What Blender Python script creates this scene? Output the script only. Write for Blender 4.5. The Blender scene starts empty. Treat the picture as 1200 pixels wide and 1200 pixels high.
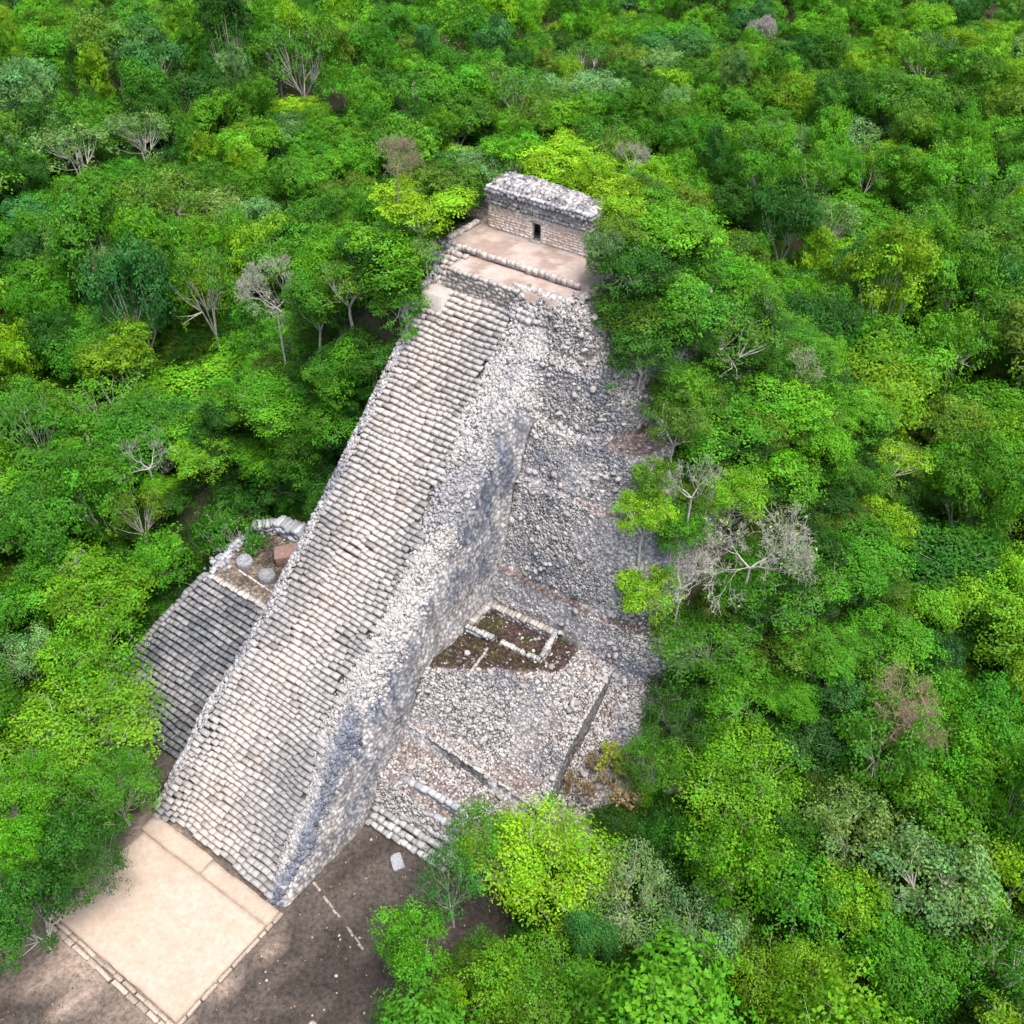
import bpy, math, random
import numpy as np
from mathutils import Vector, Matrix

# ------------------------------------------------------------------ camera, sky, sun, exposure
scn = bpy.context.scene
CAM_H, PITCH, FPX = 85.0, 41.0, 1200.0          # drone height, tilt below horizon, focal length in photo pixels
cam_d = bpy.data.cameras.new("camera"); cam = bpy.data.objects.new("camera", cam_d)
scn.collection.objects.link(cam); scn.camera = cam
cam.location = (0, 0, CAM_H); cam.rotation_euler = (math.radians(90 - PITCH), 0, 0)
cam_d.sensor_fit = 'HORIZONTAL'; cam_d.angle = 2 * math.atan(600 / FPX)
cam_d.clip_start = 0.5; cam_d.clip_end = 6000

SUN_EL, SUN_AZ = 70.0, 140.0                     # azimuth clockwise from +Y
world = bpy.data.worlds.new("World"); scn.world = world; world.use_nodes = True
wn = world.node_tree.nodes; wl = world.node_tree.links
sky = wn.new('ShaderNodeTexSky'); sky.sky_type = 'NISHITA'; sky.sun_disc = False
sky.sun_elevation = math.radians(SUN_EL); sky.sun_rotation = math.radians(SUN_AZ)
sky.air_density = 0.8; sky.dust_density = 6.0; sky.ozone_density = 1.0
wl.new(sky.outputs[0], wn['Background'].inputs[0]); wn['Background'].inputs[1].default_value = 0.14
sun_d = bpy.data.lights.new("sun", 'SUN'); sun = bpy.data.objects.new("sun", sun_d); scn.collection.objects.link(sun)
sun_d.energy = 1.5; sun_d.angle = math.radians(38); sun_d.color = (1.0, 0.95, 0.86)
el, az = math.radians(SUN_EL), math.radians(SUN_AZ)
sdir = Vector((math.sin(az) * math.cos(el), math.cos(az) * math.cos(el), math.sin(el)))
sun.rotation_euler = sdir.to_track_quat('Z', 'Y').to_euler(); sun.location = sdir * 300
scn.view_settings.view_transform = 'Standard'; scn.view_settings.look = 'None'
scn.view_settings.exposure = 1.12; scn.view_settings.gamma = 1.0; scn.view_settings.use_curve_mapping = False
scn.render.engine = 'CYCLES'
scn.cycles.use_adaptive_sampling = True; scn.cycles.adaptive_threshold = 0.03; scn.cycles.use_light_tree = False
scn.cycles.max_bounces = 3; scn.cycles.diffuse_bounces = 2; scn.cycles.glossy_bounces = 1
scn.cycles.transmission_bounces = 2; scn.cycles.transparent_max_bounces = 2

# ------------------------------------------------------------------ frames: site axes t (right along the front), s (up the stairs)
R_ = np.random.RandomState; rng = R_(7); random.seed(7)
PR = math.radians(PITCH)
Fv = np.array([0, math.cos(PR), -math.sin(PR)]); Uv = np.array([0, math.sin(PR), math.cos(PR)]); Cv = np.array([0, 0, CAM_H])
O = np.array([-33.502, 54.468, 0.0]); TH = math.radians(55)
EU = np.array([math.cos(TH), math.sin(TH), 0]); EV = np.array([math.sin(TH), -math.cos(TH), 0])
ROT = -(math.pi / 2 - TH)
def project(P):
    q = np.asarray(P, float) - Cv; d = q @ Fv
    return 600 + FPX * q[..., 0] / d, 600 - FPX * (q @ Uv) / d, d
def world2st(x, y):
    dx, dy = x - O[0], y - O[1]
    return dx * EU[0] + dy * EU[1], dx * EV[0] + dy * EV[1]
def st2world(s, t, z=0.0):
    return np.array([O[0] + s * EU[0] + t * EV[0], O[1] + s * EU[1] + t * EV[1], z])

# ------------------------------------------------------------------ noise
def _h(i, j, k, seed):
    n = (i * 374761393 + j * 668265263 + k * 2147483647 + seed * 974634777) & 0xffffffff
    n = ((n ^ (n >> 13)) * 1274126177) & 0xffffffff
    return ((n ^ (n >> 16)) & 0xffffff) / float(0xffffff)
def noise(x, y, z=0.0, seed=0):
    x = np.asarray(x, float); y = np.asarray(y, float); z = np.asarray(z, float) + 0 * x
    i, j, k = np.floor(x).astype(np.int64), np.floor(y).astype(np.int64), np.floor(z).astype(np.int64)
    u, v, w = x - i, y - j, z - k
    u, v, w = u*u*(3-2*u), v*v*(3-2*v), w*w*(3-2*w)
    r = 0
    for a in (0, 1):
        for b in (0, 1):
            for c in (0, 1):
                r = r + _h(i+a, j+b, k+c, seed) * (u if a else 1-u) * (v if b else 1-v) * (w if c else 1-w)
    return r
def fbm(x, y, z=0.0, seed=0, o=4):
    r, a, f, n = 0, 1.0, 1.0, 0
    for i in range(o):
        r = r + a * noise(np.asarray(x)*f, np.asarray(y)*f, np.asarray(z)*f, seed + i); n += a; a *= .5; f *= 2.03
    return r / n
def sstep(a, b, x):
    u = np.clip((x - a) / (b - a), 0, 1); return u*u*(3-2*u)
def mix(a, b, f):
    f = np.asarray(f)[..., None]; return np.asarray(a) * (1-f) + np.asarray(b) * f

# ------------------------------------------------------------------ object helpers
COL = scn.collection
def mesh_from(verts, faces, name, cols=None, smooth=False):
    me = bpy.data.meshes.new(name)
    verts = np.asarray(verts, np.float32); faces = np.asarray(faces, np.int32)
    n, k = faces.shape
    me.vertices.add(len(verts)); me.vertices.foreach_set('co', verts.ravel())
    me.loops.add(n*k); me.loops.foreach_set('vertex_index', faces.ravel())
    me.polygons.add(n); me.polygons.foreach_set('loop_start', np.arange(0, n*k, k, dtype=np.int32))
    me.polygons.foreach_set('loop_total', np.full(n, k, np.int32))
    if smooth: me.polygons.foreach_set('use_smooth', np.ones(n, bool))
    me.update(calc_edges=True)
    if cols is not None:
        a = me.color_attributes.new('col', 'FLOAT_COLOR', 'POINT')
        c = np.ones((len(verts), 4), np.float32); c[:, :3] = cols; a.data.foreach_set('color', c.ravel())
    return me
def obj(name, me, mat=None, parent=None):
    o = bpy.data.objects.new(name, me); COL.objects.link(o)
    if mat is not None and me is not None and not len(me.materials): me.materials.append(mat)
    if parent is not None: o.parent = parent
    return o
def empty(name, loc, rz=0.0):
    o = bpy.data.objects.new(name, None); COL.objects.link(o); o.location = loc; o.rotation_euler = (0, 0, rz)
    o.empty_display_size = 0.5
    return o
def tag(o, label=None, cat=None, group=None, kind=None):
    if label: o['label'] = label
    if cat: o['category'] = cat
    if group: o['group'] = group
    if kind: o['kind'] = kind
    return o
BOXV = np.array([[-1,-1,-1],[1,-1,-1],[1,1,-1],[-1,1,-1],[-1,-1,1],[1,-1,1],[1,1,1],[-1,1,1]], float) * .5
BOXF = np.array([[0,3,2,1],[4,5,6,7],[0,1,5,4],[1,2,6,5],[2,3,7,6],[3,0,4,7]])
def blocks(cen, size, r, jit=0.06, rotz=None, taper=(.84, .97)):
    """many rough blocks in one go: centres (n,3), sizes (n,3)"""
    cen = np.asarray(cen, float); size = np.asarray(size, float); n = len(cen)
    v = np.repeat(BOXV[None], n, 0) * size[:, None, :]
    v[:, 4:, :2] *= r.uniform(taper[0], taper[1], (n, 1, 2))
    v += r.uniform(-1, 1, v.shape) * jit * np.minimum(size, .8)[:, None, :]
    if rotz is not None:
        c, s = np.cos(rotz)[:, None], np.sin(rotz)[:, None]
        v = np.stack([v[..., 0]*c - v[..., 1]*s, v[..., 0]*s + v[..., 1]*c, v[..., 2]], -1)
    v += cen[:, None, :]
    f = (BOXF[None] + (np.arange(n) * 8)[:, None, None]).reshape(-1, 4)
    return v.reshape(-1, 3), f
_g = (1 + 5 ** .5) / 2
ICOV = np.array([[-1,_g,0],[1,_g,0],[-1,-_g,0],[1,-_g,0],[0,-1,_g],[0,1,_g],[0,-1,-_g],[0,1,-_g],[_g,0,-1],[_g,0,1],[-_g,0,-1],[-_g,0,1]]) / math.sqrt(1+_g*_g)
ICOF = np.array([[0,11,5],[0,5,1],[0,1,7],[0,7,10],[0,10,11],[1,5,9],[5,11,4],[11,10,2],[10,7,6],[7,1,8],[3,9,4],[3,4,2],[3,2,6],[3,6,8],[3,8,9],[4,9,5],[2,4,11],[6,2,10],[8,6,7],[9,8,1]])
def stones(cen, rad, nrm, r, cols, flat=(.5, .85)):
    n = len(cen)
    v = np.repeat(ICOV[None], n, 0) * r.uniform(.72, 1.2, (n, 12, 1))
    v *= np.stack([r.uniform(.8, 1.3, n), r.uniform(.7, 1.1, n), r.uniform(flat[0], flat[1], n)], -1)[:, None, :]
    a = r.uniform(0, 6.283, n); c, s = np.cos(a)[:, None], np.sin(a)[:, None]
    v = np.stack([v[..., 0]*c - v[..., 1]*s, v[..., 0]*s + v[..., 1]*c, v[..., 2]], -1)
    nz = nrm + r.normal(0, .22, nrm.shape); nz /= np.linalg.norm(nz, axis=1, keepdims=True)
    hx = np.cross(np.array([.3, 1, .05])[None], nz); hx /= np.linalg.norm(hx, axis=1, keepdims=True); hy = np.cross(nz, hx)
    v = v[..., :1]*hx[:, None] + v[..., 1:2]*hy[:, None] + v[..., 2:]*nz[:, None]
    v = v * np.asarray(rad)[:, None, None] + np.asarray(cen)[:, None]
    f = (ICOF[None] + (np.arange(n)*12)[:, None, None]).reshape(-1, 3)
    return v.reshape(-1, 3), f, np.repeat(cols, 12, 0)
def tubes(segs, sides=5):
    """segs: list of (p0, p1, r0, r1) tapered sticks"""
    P0 = np.array([a[0] for a in segs], float); P1 = np.array([a[1] for a in segs], float)
    r0 = np.array([a[2] for a in segs]); r1 = np.array([a[3] for a in segs])
    d = P1 - P0; d /= np.linalg.norm(d, axis=1, keepdims=True) + 1e-9
    h = np.where(np.abs(d[:, 2:]) > .9, np.array([[1., 0, 0]]), np.array([[0, 0, 1.]]))
    x = np.cross(h, d); x /= np.linalg.norm(x, axis=1, keepdims=True); y = np.cross(d, x)
    an = np.arange(sides) * 2 * math.pi / sides
    ring = np.cos(an)[None, :, None]*x[:, None] + np.sin(an)[None, :, None]*y[:, None]
    v = np.concatenate([P0[:, None] + ring*r0[:, None, None], P1[:, None] + ring*r1[:, None, None]], 1)
    i = np.arange(sides); j = (i+1) % sides
    fb = np.stack([i, j, j+sides, i+sides], -1)
    f = (fb[None] + (np.arange(len(segs))*2*sides)[:, None, None]).reshape(-1, 4)
    return v.reshape(-1, 3), f

# ------------------------------------------------------------------ materials
def new_mat(name):
    m = bpy.data.materials.new(name); m.use_nodes = True
    nt = m.node_tree; b = nt.nodes['Principled BSDF']
    b.inputs['Roughness'].default_value = .92; b.inputs['Specular IOR Level'].default_value = .15
    return m, nt, b
def N(nt, t, **kw):
    n = nt.nodes.new(t)
    for k, v in kw.items(): setattr(n, k, v)
    return n
def noise_node(nt, scale, detail=6, rough=.65, vec=None):
    n = N(nt, 'ShaderNodeTexNoise'); n.inputs['Scale'].default_value = scale; n.inputs['Detail'].default_value = detail
    n.inputs['Roughness'].default_value = rough
    if vec is not None: nt.links.new(vec, n.inputs['Vector'])
    return n
def ramp(nt, fac, stops):
    r = N(nt, 'ShaderNodeValToRGB'); e = r.color_ramp.elements
    while len(e) < len(stops): e.new(.5)
    for a, (p, c) in zip(e, stops): a.position = p; a.color = (*c, 1)
    nt.links.new(fac, r.inputs[0]); return r.outputs[0]
def mul(nt, a, b, typ='MULTIPLY', fac=1.0):
    m = N(nt, 'ShaderNodeMix', data_type='RGBA', blend_type=typ); m.inputs[0].default_value = fac
    for s, i in ((a, 6), (b, 7)):
        if isinstance(s, tuple): m.inputs[i].default_value = (*s, 1)
        else: nt.links.new(s, m.inputs[i])
    return m.outputs[2]
def attr_mat(name, grain=14.0, lo=.62, hi=1.3, bump=.5, bdist=.05, cells=0):
    """colour comes from the piece's own 'col' attribute, grain and pitting from noise"""
    m, nt, b = new_mat(name)
    a = N(nt, 'ShaderNodeAttribute', attribute_name='col')
    tc = N(nt, 'ShaderNodeTexCoord')
    n1 = noise_node(nt, grain, 6, .7, tc.outputs['Object'])
    g = ramp(nt, n1.outputs[0], [(.3, (lo, lo, lo)), (.68, (hi, hi, hi))])
    c = mul(nt, a.outputs['Color'], g)
    if cells:
        vo = N(nt, 'ShaderNodeTexVoronoi'); vo.inputs['Scale'].default_value = cells; nt.links.new(tc.outputs['Object'], vo.inputs['Vector'])
        sep = N(nt, 'ShaderNodeSeparateColor'); nt.links.new(vo.outputs['Color'], sep.inputs[0])
        c = mul(nt, c, ramp(nt, sep.outputs[0], [(0, (.62, .63, .66)), (.5, (1, 1, 1)), (1, (1.35, 1.33, 1.3))]))
        c = mul(nt, c, ramp(nt, vo.outputs['Distance'], [(.30, (1, 1, 1)), (.62, (.5, .5, .52))]))
    nt.links.new(c, b.inputs['Base Color'])
    bp = N(nt, 'ShaderNodeBump'); bp.inputs['Strength'].default_value = bump; bp.inputs['Distance'].default_value = bdist
    n2 = noise_node(nt, grain*.6, 8, .75, tc.outputs['Object'])
    nt.links.new(n2.outputs[0], bp.inputs['Height']); nt.links.new(bp.outputs[0], b.inputs['Normal'])
    return m
M_STONE = attr_mat('limestone_rubble', 7.0, .55, 1.35)
M_CORE = attr_mat('mortar_and_plaster', 3.2, .6, 1.35, .9, .12, 3.4)
M_WALL = attr_mat('streaked_masonry', 3.0, .62, 1.32, .9, .12, 2.8)
M_STEP = attr_mat('limestone_step', 5.0, .62, 1.3)
M_PLAIN = attr_mat('packed_stucco', 2.4, .82, 1.12, .3, .03)
M_SOIL = attr_mat('soil_and_litter', 2.6, .45, 1.6, .9, .12)
def tinted_stone(name, base):
    m, nt, b = new_mat(name)
    oi = N(nt, 'ShaderNodeObjectInfo'); tc = N(nt, 'ShaderNodeTexCoord')
    c0 = ramp(nt, oi.outputs['Random'], [(0, tuple(.75*x for x in base)), (.35, base), (1, tuple(min(.8, 1.2*x) for x in base))])
    n1 = noise_node(nt, 4.5, 6, .7, tc.outputs['Object'])
    g = ramp(nt, n1.outputs[0], [(.32, (.5, .52, .56)), (.6, (1.15, 1.13, 1.1))])
    nt.links.new(mul(nt, c0, g), b.inputs['Base Color'])
    bp = N(nt, 'ShaderNodeBump'); bp.inputs['Strength'].default_value = .6; bp.inputs['Distance'].default_value = .06
    nt.links.new(n1.outputs[0], bp.inputs['Height']); nt.links.new(bp.outputs[0], b.inputs['Normal'])
    return m
M_BOULDER = tinted_stone('weathered_limestone', (.33, .325, .325))
M_KERB = tinted_stone('pale_kerb_stone', (.38, .325, .275))
M_RED = tinted_stone('reddish_rock', (.20, .135, .115))
M_ALTAR = tinted_stone('grey_altar_stone', (.27, .285, .31))
def dark_mat():
    m, nt, b = new_mat('dark_interior'); b.inputs['Base Color'].default_value = (.03, .028, .03, 1); return m
M_DARK = dark_mat()
def leaf_mat():
    m, nt, b = new_mat('leaves')
    t = N(nt, 'ShaderNodeAttribute', attribute_name='tint', attribute_type='INSTANCER')
    v = N(nt, 'ShaderNodeAttribute', attribute_name='col')
    c = mul(nt, t.outputs['Color'], v.outputs['Color'])
    nt.links.new(c, b.inputs['Base Color']); b.inputs['Roughness'].default_value = .55
    b.inputs['Specular IOR Level'].default_value = .18
    tr = N(nt, 'ShaderNodeBsdfTranslucent'); c2 = mul(nt, c, (1.15, 1.2, .6)); nt.links.new(c2, tr.inputs[0])
    mx = N(nt, 'ShaderNodeMixShader'); mx.inputs[0].default_value = .28
    nt.links.new(b.outputs[0], mx.inputs[1]); nt.links.new(tr.outputs[0], mx.inputs[2])
    nt.links.new(mx.outputs[0], nt.nodes['Material Output'].inputs[0])
    return m
M_LEAF = leaf_mat()
def bark_mat(name, c0, c1):
    m, nt, b = new_mat(name); tc = N(nt, 'ShaderNodeTexCoord')
    n1 = noise_node(nt, 2.5, 5, .7, tc.outputs['Object'])
    nt.links.new(ramp(nt, n1.outputs[0], [(.35, c0), (.65, c1)]), b.inputs['Base Color'])
    return m
M_BARK = bark_mat('pale_bark', (.26, .245, .215), (.56, .54, .50))
M_BARE = bark_mat('bleached_bark', (.28, .27, .245), (.50, .495, .455))
M_TWIG_PINK = bark_mat('pinkish_twigs', (.22, .14, .10), (.42, .30, .25))
M_TWIG_GREY = bark_mat('grey_brown_twigs', (.20, .17, .125), (.40, .36, .29))
M_TWIG_LILAC = bark_mat('lilac_grey_twigs', (.27, .24, .24), (.48, .45, .45))
M_TWIG_RUST = bark_mat('rusty_leaves', (.30, .14, .03), (.45, .27, .08))
M_TWIG_STRAW = bark_mat('straw_twigs', (.20, .16, .09), (.36, .31, .20))

# ------------------------------------------------------------------ shape of the pyramid (site coordinates)
def rbox(s, t, s0, s1, t0, t1, r):
    r = min(r, (s1-s0)/2-.01, (t1-t0)/2-.01)
    qs = np.abs(s-(s0+s1)/2) - (s1-s0)/2 + r; qt = np.abs(t-(t0+t1)/2) - (t1-t0)/2 + r
    return np.hypot(np.maximum(qs, 0), np.maximum(qt, 0)) + np.minimum(np.maximum(qs, qt), 0) - r
# top, foot, front foot s, right foot t, corner radius at foot, slope
TIERS = [(39.0, 35.6, 41.4, 21.1, 4.2, 3.0), (35.6, 30.0, 39.2, 25.9, 5.5, 4.5), (30.0, 25.3, 36.0, 30.5, 5.5, 2.4),
         (25.3, 15.8, 33.0, 35.0, 7.0, 4.0), (15.8, 12.0, 31.2, 37.5, 6.5, 3.8), (12.0, 0.0, 17.6, 47.3, 17.0, .9)]
TW = 16.1                                            # right-hand side wall of the stair ramp
SL = .862                                            # stair slope
def body(s, t, rough=True):
    s = np.asarray(s, float); t = np.asarray(t, float)
    ws = s - 2.4*sstep(16.2, 13, t) + (fbm(s*.12, t*.12, 1, 5, 3)-.5)*1.6 * sstep(16, 22, t); wt = t + (fbm(s*.12, t*.12, 1, 9, 3)-.5)*1.6
    z = np.zeros_like(ws); which = np.full(ws.shape, 6)
    for i, (top, foot, ff, rf, rr, k) in enumerate(TIERS):
        off = (top-foot)/k
        t1 = rf-off
        wt_ = np.where(wt > t1, t1+(wt-t1)*2.3, wt) if i == 5 else wt
        d = rbox(ws, wt_, ff+off, 61-off*.3, -3.0, t1, max(rr-off, 1.4))
        h = np.where(d < 0, top, np.where(d < off, top-k*d, -1))
        which = np.where(h > z+1e-6, i, which); z = np.maximum(z, h)
    zp = np.interp(ws, [33.0, 33.6, 35.8, 39.8, 41.6, 43.4], [15.8, 18.2, 25.2, 30.6, 35.6, 39.0])   # collapsed tiers: one long eroded face beside the ramp
    z = np.where((ws > 33.1) & (ws < 43.3) & (t > 14), z+(zp-z)*.2*sstep(26, 20, wt), z)
    u = np.clip((t-16)/15, 0, 1)                     # the rubble apron in front of the mossy terrace
    se = 20+9*u; k = 1.9-1.15*u; sl = 17.4+1.0*u; L = 7.4-3.0*u
    za = np.minimum(12-k*np.maximum(0, se-s), 12.0); za = np.maximum(za, L)
    zb = L-1.3-.38*(sl-s)-2.2*np.maximum(0, 13.1-s)
    za = np.where(s < sl, zb, za)
    za = np.where((t < 15.5) | (t > 31 + .5*(noise(s*.6, 3, 2)-.5)), -1, za)
    which = np.where(za > z, 7, which); z = np.maximum(z, za)
    if rough:
        z = z + np.where(z > .3, (fbm(s*.9, t*.9, 0, 21, 4)-.5)*.55, 0)
    return z, which
def mound(s, t):
    s = np.asarray(s, float); t = np.asarray(t, float)
    kf = 2.3-1.15*sstep(0, -3, t)
    ds = np.where(s < 42, (42-s)*kf, np.maximum(0, s-59)); dt = np.maximum(0, np.maximum(-3-t, t-20))
    d = np.hypot(ds, dt)
    h = 36.5-1.02*d; h = np.where(h < 6, 6*np.exp((h-6)/6), h)
    h = h + (fbm(s*.06, t*.06, 0, 31, 3)-.5)*3*sstep(0, 8, d)*sstep(0.3, 6, h)
    front = sstep(36, 30, s) * sstep(24, 16, np.abs(t-9)) * sstep(-3, -1, t)   # keep the stair front clear
    front = np.maximum(front, sstep(39, 29, s) * sstep(-24, -16, t) * sstep(0, -1.5, t))
    return np.maximum(h*(1-front), 0)
def ground_h(s, t):
    return mound(s, t)
def stain(s, t, z, seed=40):
    return fbm(s*.16, t*.16, z*.16, seed, 5)

pyr = empty('stepped_pyramid', tuple(O), ROT)
tag(pyr, 'tall ruined stone pyramid with a long steep stairway and rubble terraces', 'pyramid')

# ---- terraces: one fine relief, each tier a part of its own
GS = .26
sv = np.arange(9.0, 61.5, GS); tv = np.arange(-24, 45.0, GS)
S, T = np.meshgrid(sv, tv, indexing='ij')
Z, WH = body(S, T); MD = mound(S, T)
gz_s, gz_t = np.gradient(Z, GS); slope = np.hypot(gz_s, gz_t)
st_n = stain(S, T, Z)
dirt = sstep(1.5, .7, slope) * (1-.55*sstep(17, 19, Z)*sstep(26, 21, T))                         # level ledges hold reddish soil
plast = sstep(.50, .60, fbm(S*.22, T*.22, Z*.22, 60, 4))
plast = np.maximum(plast, sstep(1.5, .6, np.abs(S-32.0)) * sstep(16.1, 14.5, Z) * sstep(27, 25, T))
c = mix(np.array([.155, .15, .15]), np.array([.45, .445, .45]), plast)
c = mix(c, np.array([.15, .18, .225]), sstep(.54, .68, st_n) * .6)
c = mix(c, np.array([.15, .10, .085]), dirt * .75)
moss = sstep(31.4, 30.8, S) * sstep(0, .8, S-(20.6+.62*(T-16.5))) * sstep(27.6, 26.3, T) * (T > 15)
mossc = mix(np.array([.062, .046, .030]), np.array([.072, .050, .043]), sstep(27.4, 28.6, S))
mossc = mix(mossc, np.array([.05, .060, .018]), sstep(.58, .70, fbm(S*.7, T*.7, 0, 77, 3)) * .7)
c = c*(1-moss[..., None]) + mossc*moss[..., None]
idx = np.arange(S.size).reshape(S.shape)
F4 = np.stack([idx[:-1, :-1], idx[:-1, 1:], idx[1:, 1:], idx[1:, :-1]], -1)[:, :, ::-1]
fz = np.maximum.reduce([Z[:-1, :-1], Z[1:, :-1], Z[:-1, 1:], Z[1:, 1:]])
keep = (fz > .15) & (fz > MD[:-1, :-1]-1.2)
under = (T[:-1, :-1] < 14.8) & (T[:-1, :-1] > 1.2) & (S[:-1, :-1] < 41.0) & (fz < SL*S[:-1, :-1]-.8)
keep &= ~under
VV = np.stack([T, S, Z], -1).reshape(-1, 3); CC = c.reshape(-1, 3)
def submesh(mask, name):
    f = F4[mask]; u, inv = np.unique(f, return_inverse=True)
    return mesh_from(VV[u], inv.reshape(f.shape), name, CC[u], smooth=True)
wf = WH[:-1, :-1].copy()
def pieces(m):
    lab = np.zeros(m.shape, int); k = 0
    for i0, j0 in zip(*np.nonzero(m)):
        if lab[i0, j0]: continue
        k += 1; st = [(i0, j0)]; lab[i0, j0] = k
        while st:
            i, j = st.pop()
            for a_, b_ in ((i+1, j), (i-1, j), (i, j+1), (i, j-1)):
                if 0 <= a_ < m.shape[0] and 0 <= b_ < m.shape[1] and m[a_, b_] and not lab[a_, b_]: lab[a_, b_] = k; st.append((a_, b_))
    return lab, k
for _ in range(2):
    for i in range(8):
        lab, k = pieces(keep & (wf == i)); cnt = np.bincount(lab.ravel())
        for q in range(1, k+1):
            if cnt[q] < 150:
                m = lab == q; nb = np.zeros_like(m); nb[1:] |= m[:-1]; nb[:-1] |= m[1:]; nb[:, 1:] |= m[:, :-1]; nb[:, :-1] |= m[:, 1:]
                nb &= ~m & keep
                if nb.any(): wf[m] = np.bincount(wf[nb]).argmax()
for i in range(8):
    lab, k = pieces(keep & (wf == i))
    for q in range(1, k+1):
        m = lab == q
        if m.sum() > 0: obj('terrace' if i < 7 else 'rubble_apron', submesh(m, 'terrace'), M_CORE, pyr)

def t_right(s):
    return np.interp(s, [0, 7, 11, 15, 20, 24, 28, 32, 35, 39, 43], [14.4, 13.6, 12.1, 11.9, 12.8, 12.6, 11.7, 11.5, 10.8, 11.1, 11.3])
def t_left(s):
    return np.interp(s, [0, 8, 12, 17, 22, 28, 43], [.1, .3, .9, 1.5, 1.5, 1.7, 1.6])
# ---- stair ramp: core with battered side walls
def base_r(s):
    zb, _ = body(s, np.full_like(s, 17.2), False); return np.maximum(zb-1.2, -.4)
def t_edge(s):
    return np.minimum(t_right(s)+.3, 14.6)
def ramp_x(s, x):
    """x runs 0..1 from the end of the steps over the rounded shoulder down to the foot of the side wall"""
    zt = SL*np.clip(s, -.4, 43.4); zb = np.minimum(base_r(s), zt-.25)
    t = t_edge(s)+(16.75-t_edge(s))*x
    z = zt-(zt-zb)*np.clip(x, 0, 1)**4.6
    return t + (fbm(s*.4, z*.4, 3, 71, 4)-.5)*.7*sstep(.2, .7, x), z + (fbm(s*.45, t*.45, 0, 90, 4)-.5)*.7*sstep(0, .3, x)*sstep(1.05, .7, x)
rs = np.arange(-1.6, 43.8, .26)
prof = np.linspace(0, 1, 26); nw = 44; xw = 1-(1-np.linspace(0, 1, nw)[1:])**2.2
core_v, core_x = [], []
for s in rs:
    lo = float(t_left(s))-.55; te_ = float(t_edge(s)); pt_ = lo+(te_-lo)*prof
    sa = np.full(prof.shape, s); z = SL*np.clip(sa, -.4, 43.4)-.40*sstep(1.0, .93, prof)
    zl = np.linspace(z[0], -.3, 8)[1:]
    left = np.stack([lo-.4*np.linspace(0, 1, 7), np.full(7, s), zl], -1)[::-1]
    tt, tz = ramp_x(np.full(nw-1, s), xw)
    core_v.append(np.concatenate([left, np.stack([pt_, sa, z], -1), np.stack([tt, np.full(nw-1, s), tz], -1)]))
    core_x.append(np.concatenate([np.zeros(7+len(prof)), xw]))
core_v = np.array(core_v); cx = np.array(core_x)
ni, nj = core_v.shape[:2]
ct, cs, cz = core_v[..., 0], core_v[..., 1], core_v[..., 2]
n1 = fbm(cs*.16, cz*.16, ct*.2, 101, 5); n2 = fbm(cs*.9, cz*.35, 0, 102, 4); n3 = fbm(cs*1.3, cz*.30, 4, 107, 5)
wallm = sstep(.30, .62, cx + (n1-.5)*.5)
# dark lichen in long patches under the shoulder, pale worn stucco elsewhere
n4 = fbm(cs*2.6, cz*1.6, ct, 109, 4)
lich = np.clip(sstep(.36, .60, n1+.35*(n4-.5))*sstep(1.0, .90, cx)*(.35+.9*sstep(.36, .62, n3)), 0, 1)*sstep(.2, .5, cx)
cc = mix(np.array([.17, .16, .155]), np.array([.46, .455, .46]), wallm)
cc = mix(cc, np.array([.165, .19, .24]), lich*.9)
cc = mix(cc, np.array([.52, .49, .47]), sstep(.5, .7, n2)*.55*wallm*(1-lich))
cc = mix(cc, np.array([.21, .19, .17]), sstep(.56, .66, n3)*.4*wallm*(1-lich))
ii = np.arange(ni*nj).reshape(ni, nj)
cf = np.stack([ii[:-1, :-1], ii[:-1, 1:], ii[1:, 1:], ii[1:, :-1]], -1).reshape(-1, 4)
obj('stair_ramp', mesh_from(core_v.reshape(-1, 3), cf, 'stair_ramp', cc.reshape(-1, 3), smooth=True), M_WALL, pyr)

# ---- the steps, each a row of laid blocks
NS = 96
for i in range(NS):
    s0 = 43.0*i/NS; zt = SL*(s0+.40)+.02
    t = t_left(s0) + rng.uniform(-.15, .25); te = t_right(s0)+rng.uniform(-.9, .7)
    cen, siz = [], []
    while t < te:
        w = rng.uniform(.4, 1.25)
        if True:
            wob = .62*(noise(t*.33, s0*.5, 0, 11)-.5) + .26*(noise(t*1.1, s0*.9, 0, 12)-.5) - .5*sstep(2.5, 0, t)*.6 + .25*math.sin((t-2)/12*3.1)*sstep(12, 0, s0)
            h = .335
            dz = rng.uniform(-.018, .018) + (noise(t*.5, s0*.6, 0, 13)-.5)*.16
            cen.append((t+w/2, s0+.26+wob+rng.uniform(-.02, .02), zt-h/2+dz)); siz.append((w-.004, .54, h))
        t += w
    v, f = blocks(cen, siz, rng, .035, None, (.975, 1.0))
    C = np.array(cen)
    worn = np.exp(-((C[:, 0]-6.2+.9*np.sin(C[:, 1]*.2))/3.6)**2)
    st_ = fbm(C[:, 0]*.3, C[:, 1]*.25, 0, 17, 4)
    cb = mix(np.array([.345, .34, .34]), np.array([.465, .425, .40]), np.clip(worn*1.15-.1, 0, 1))
    cb = mix(cb, np.array([.19, .195, .205]), sstep(.52, .66, st_)*.6*(1-.5*worn))
    cb = mix(cb, np.array([.22, .205, .19]), (rng.rand(len(cb)) < .06)*.6)
    cb = cb * rng.uniform(.90, 1.09, (len(cb), 1)) * rng.uniform(.88, 1.08)
    obj('step', mesh_from(v, f, 'step', np.repeat(cb, 8, 0)), M_STEP, pyr)

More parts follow.
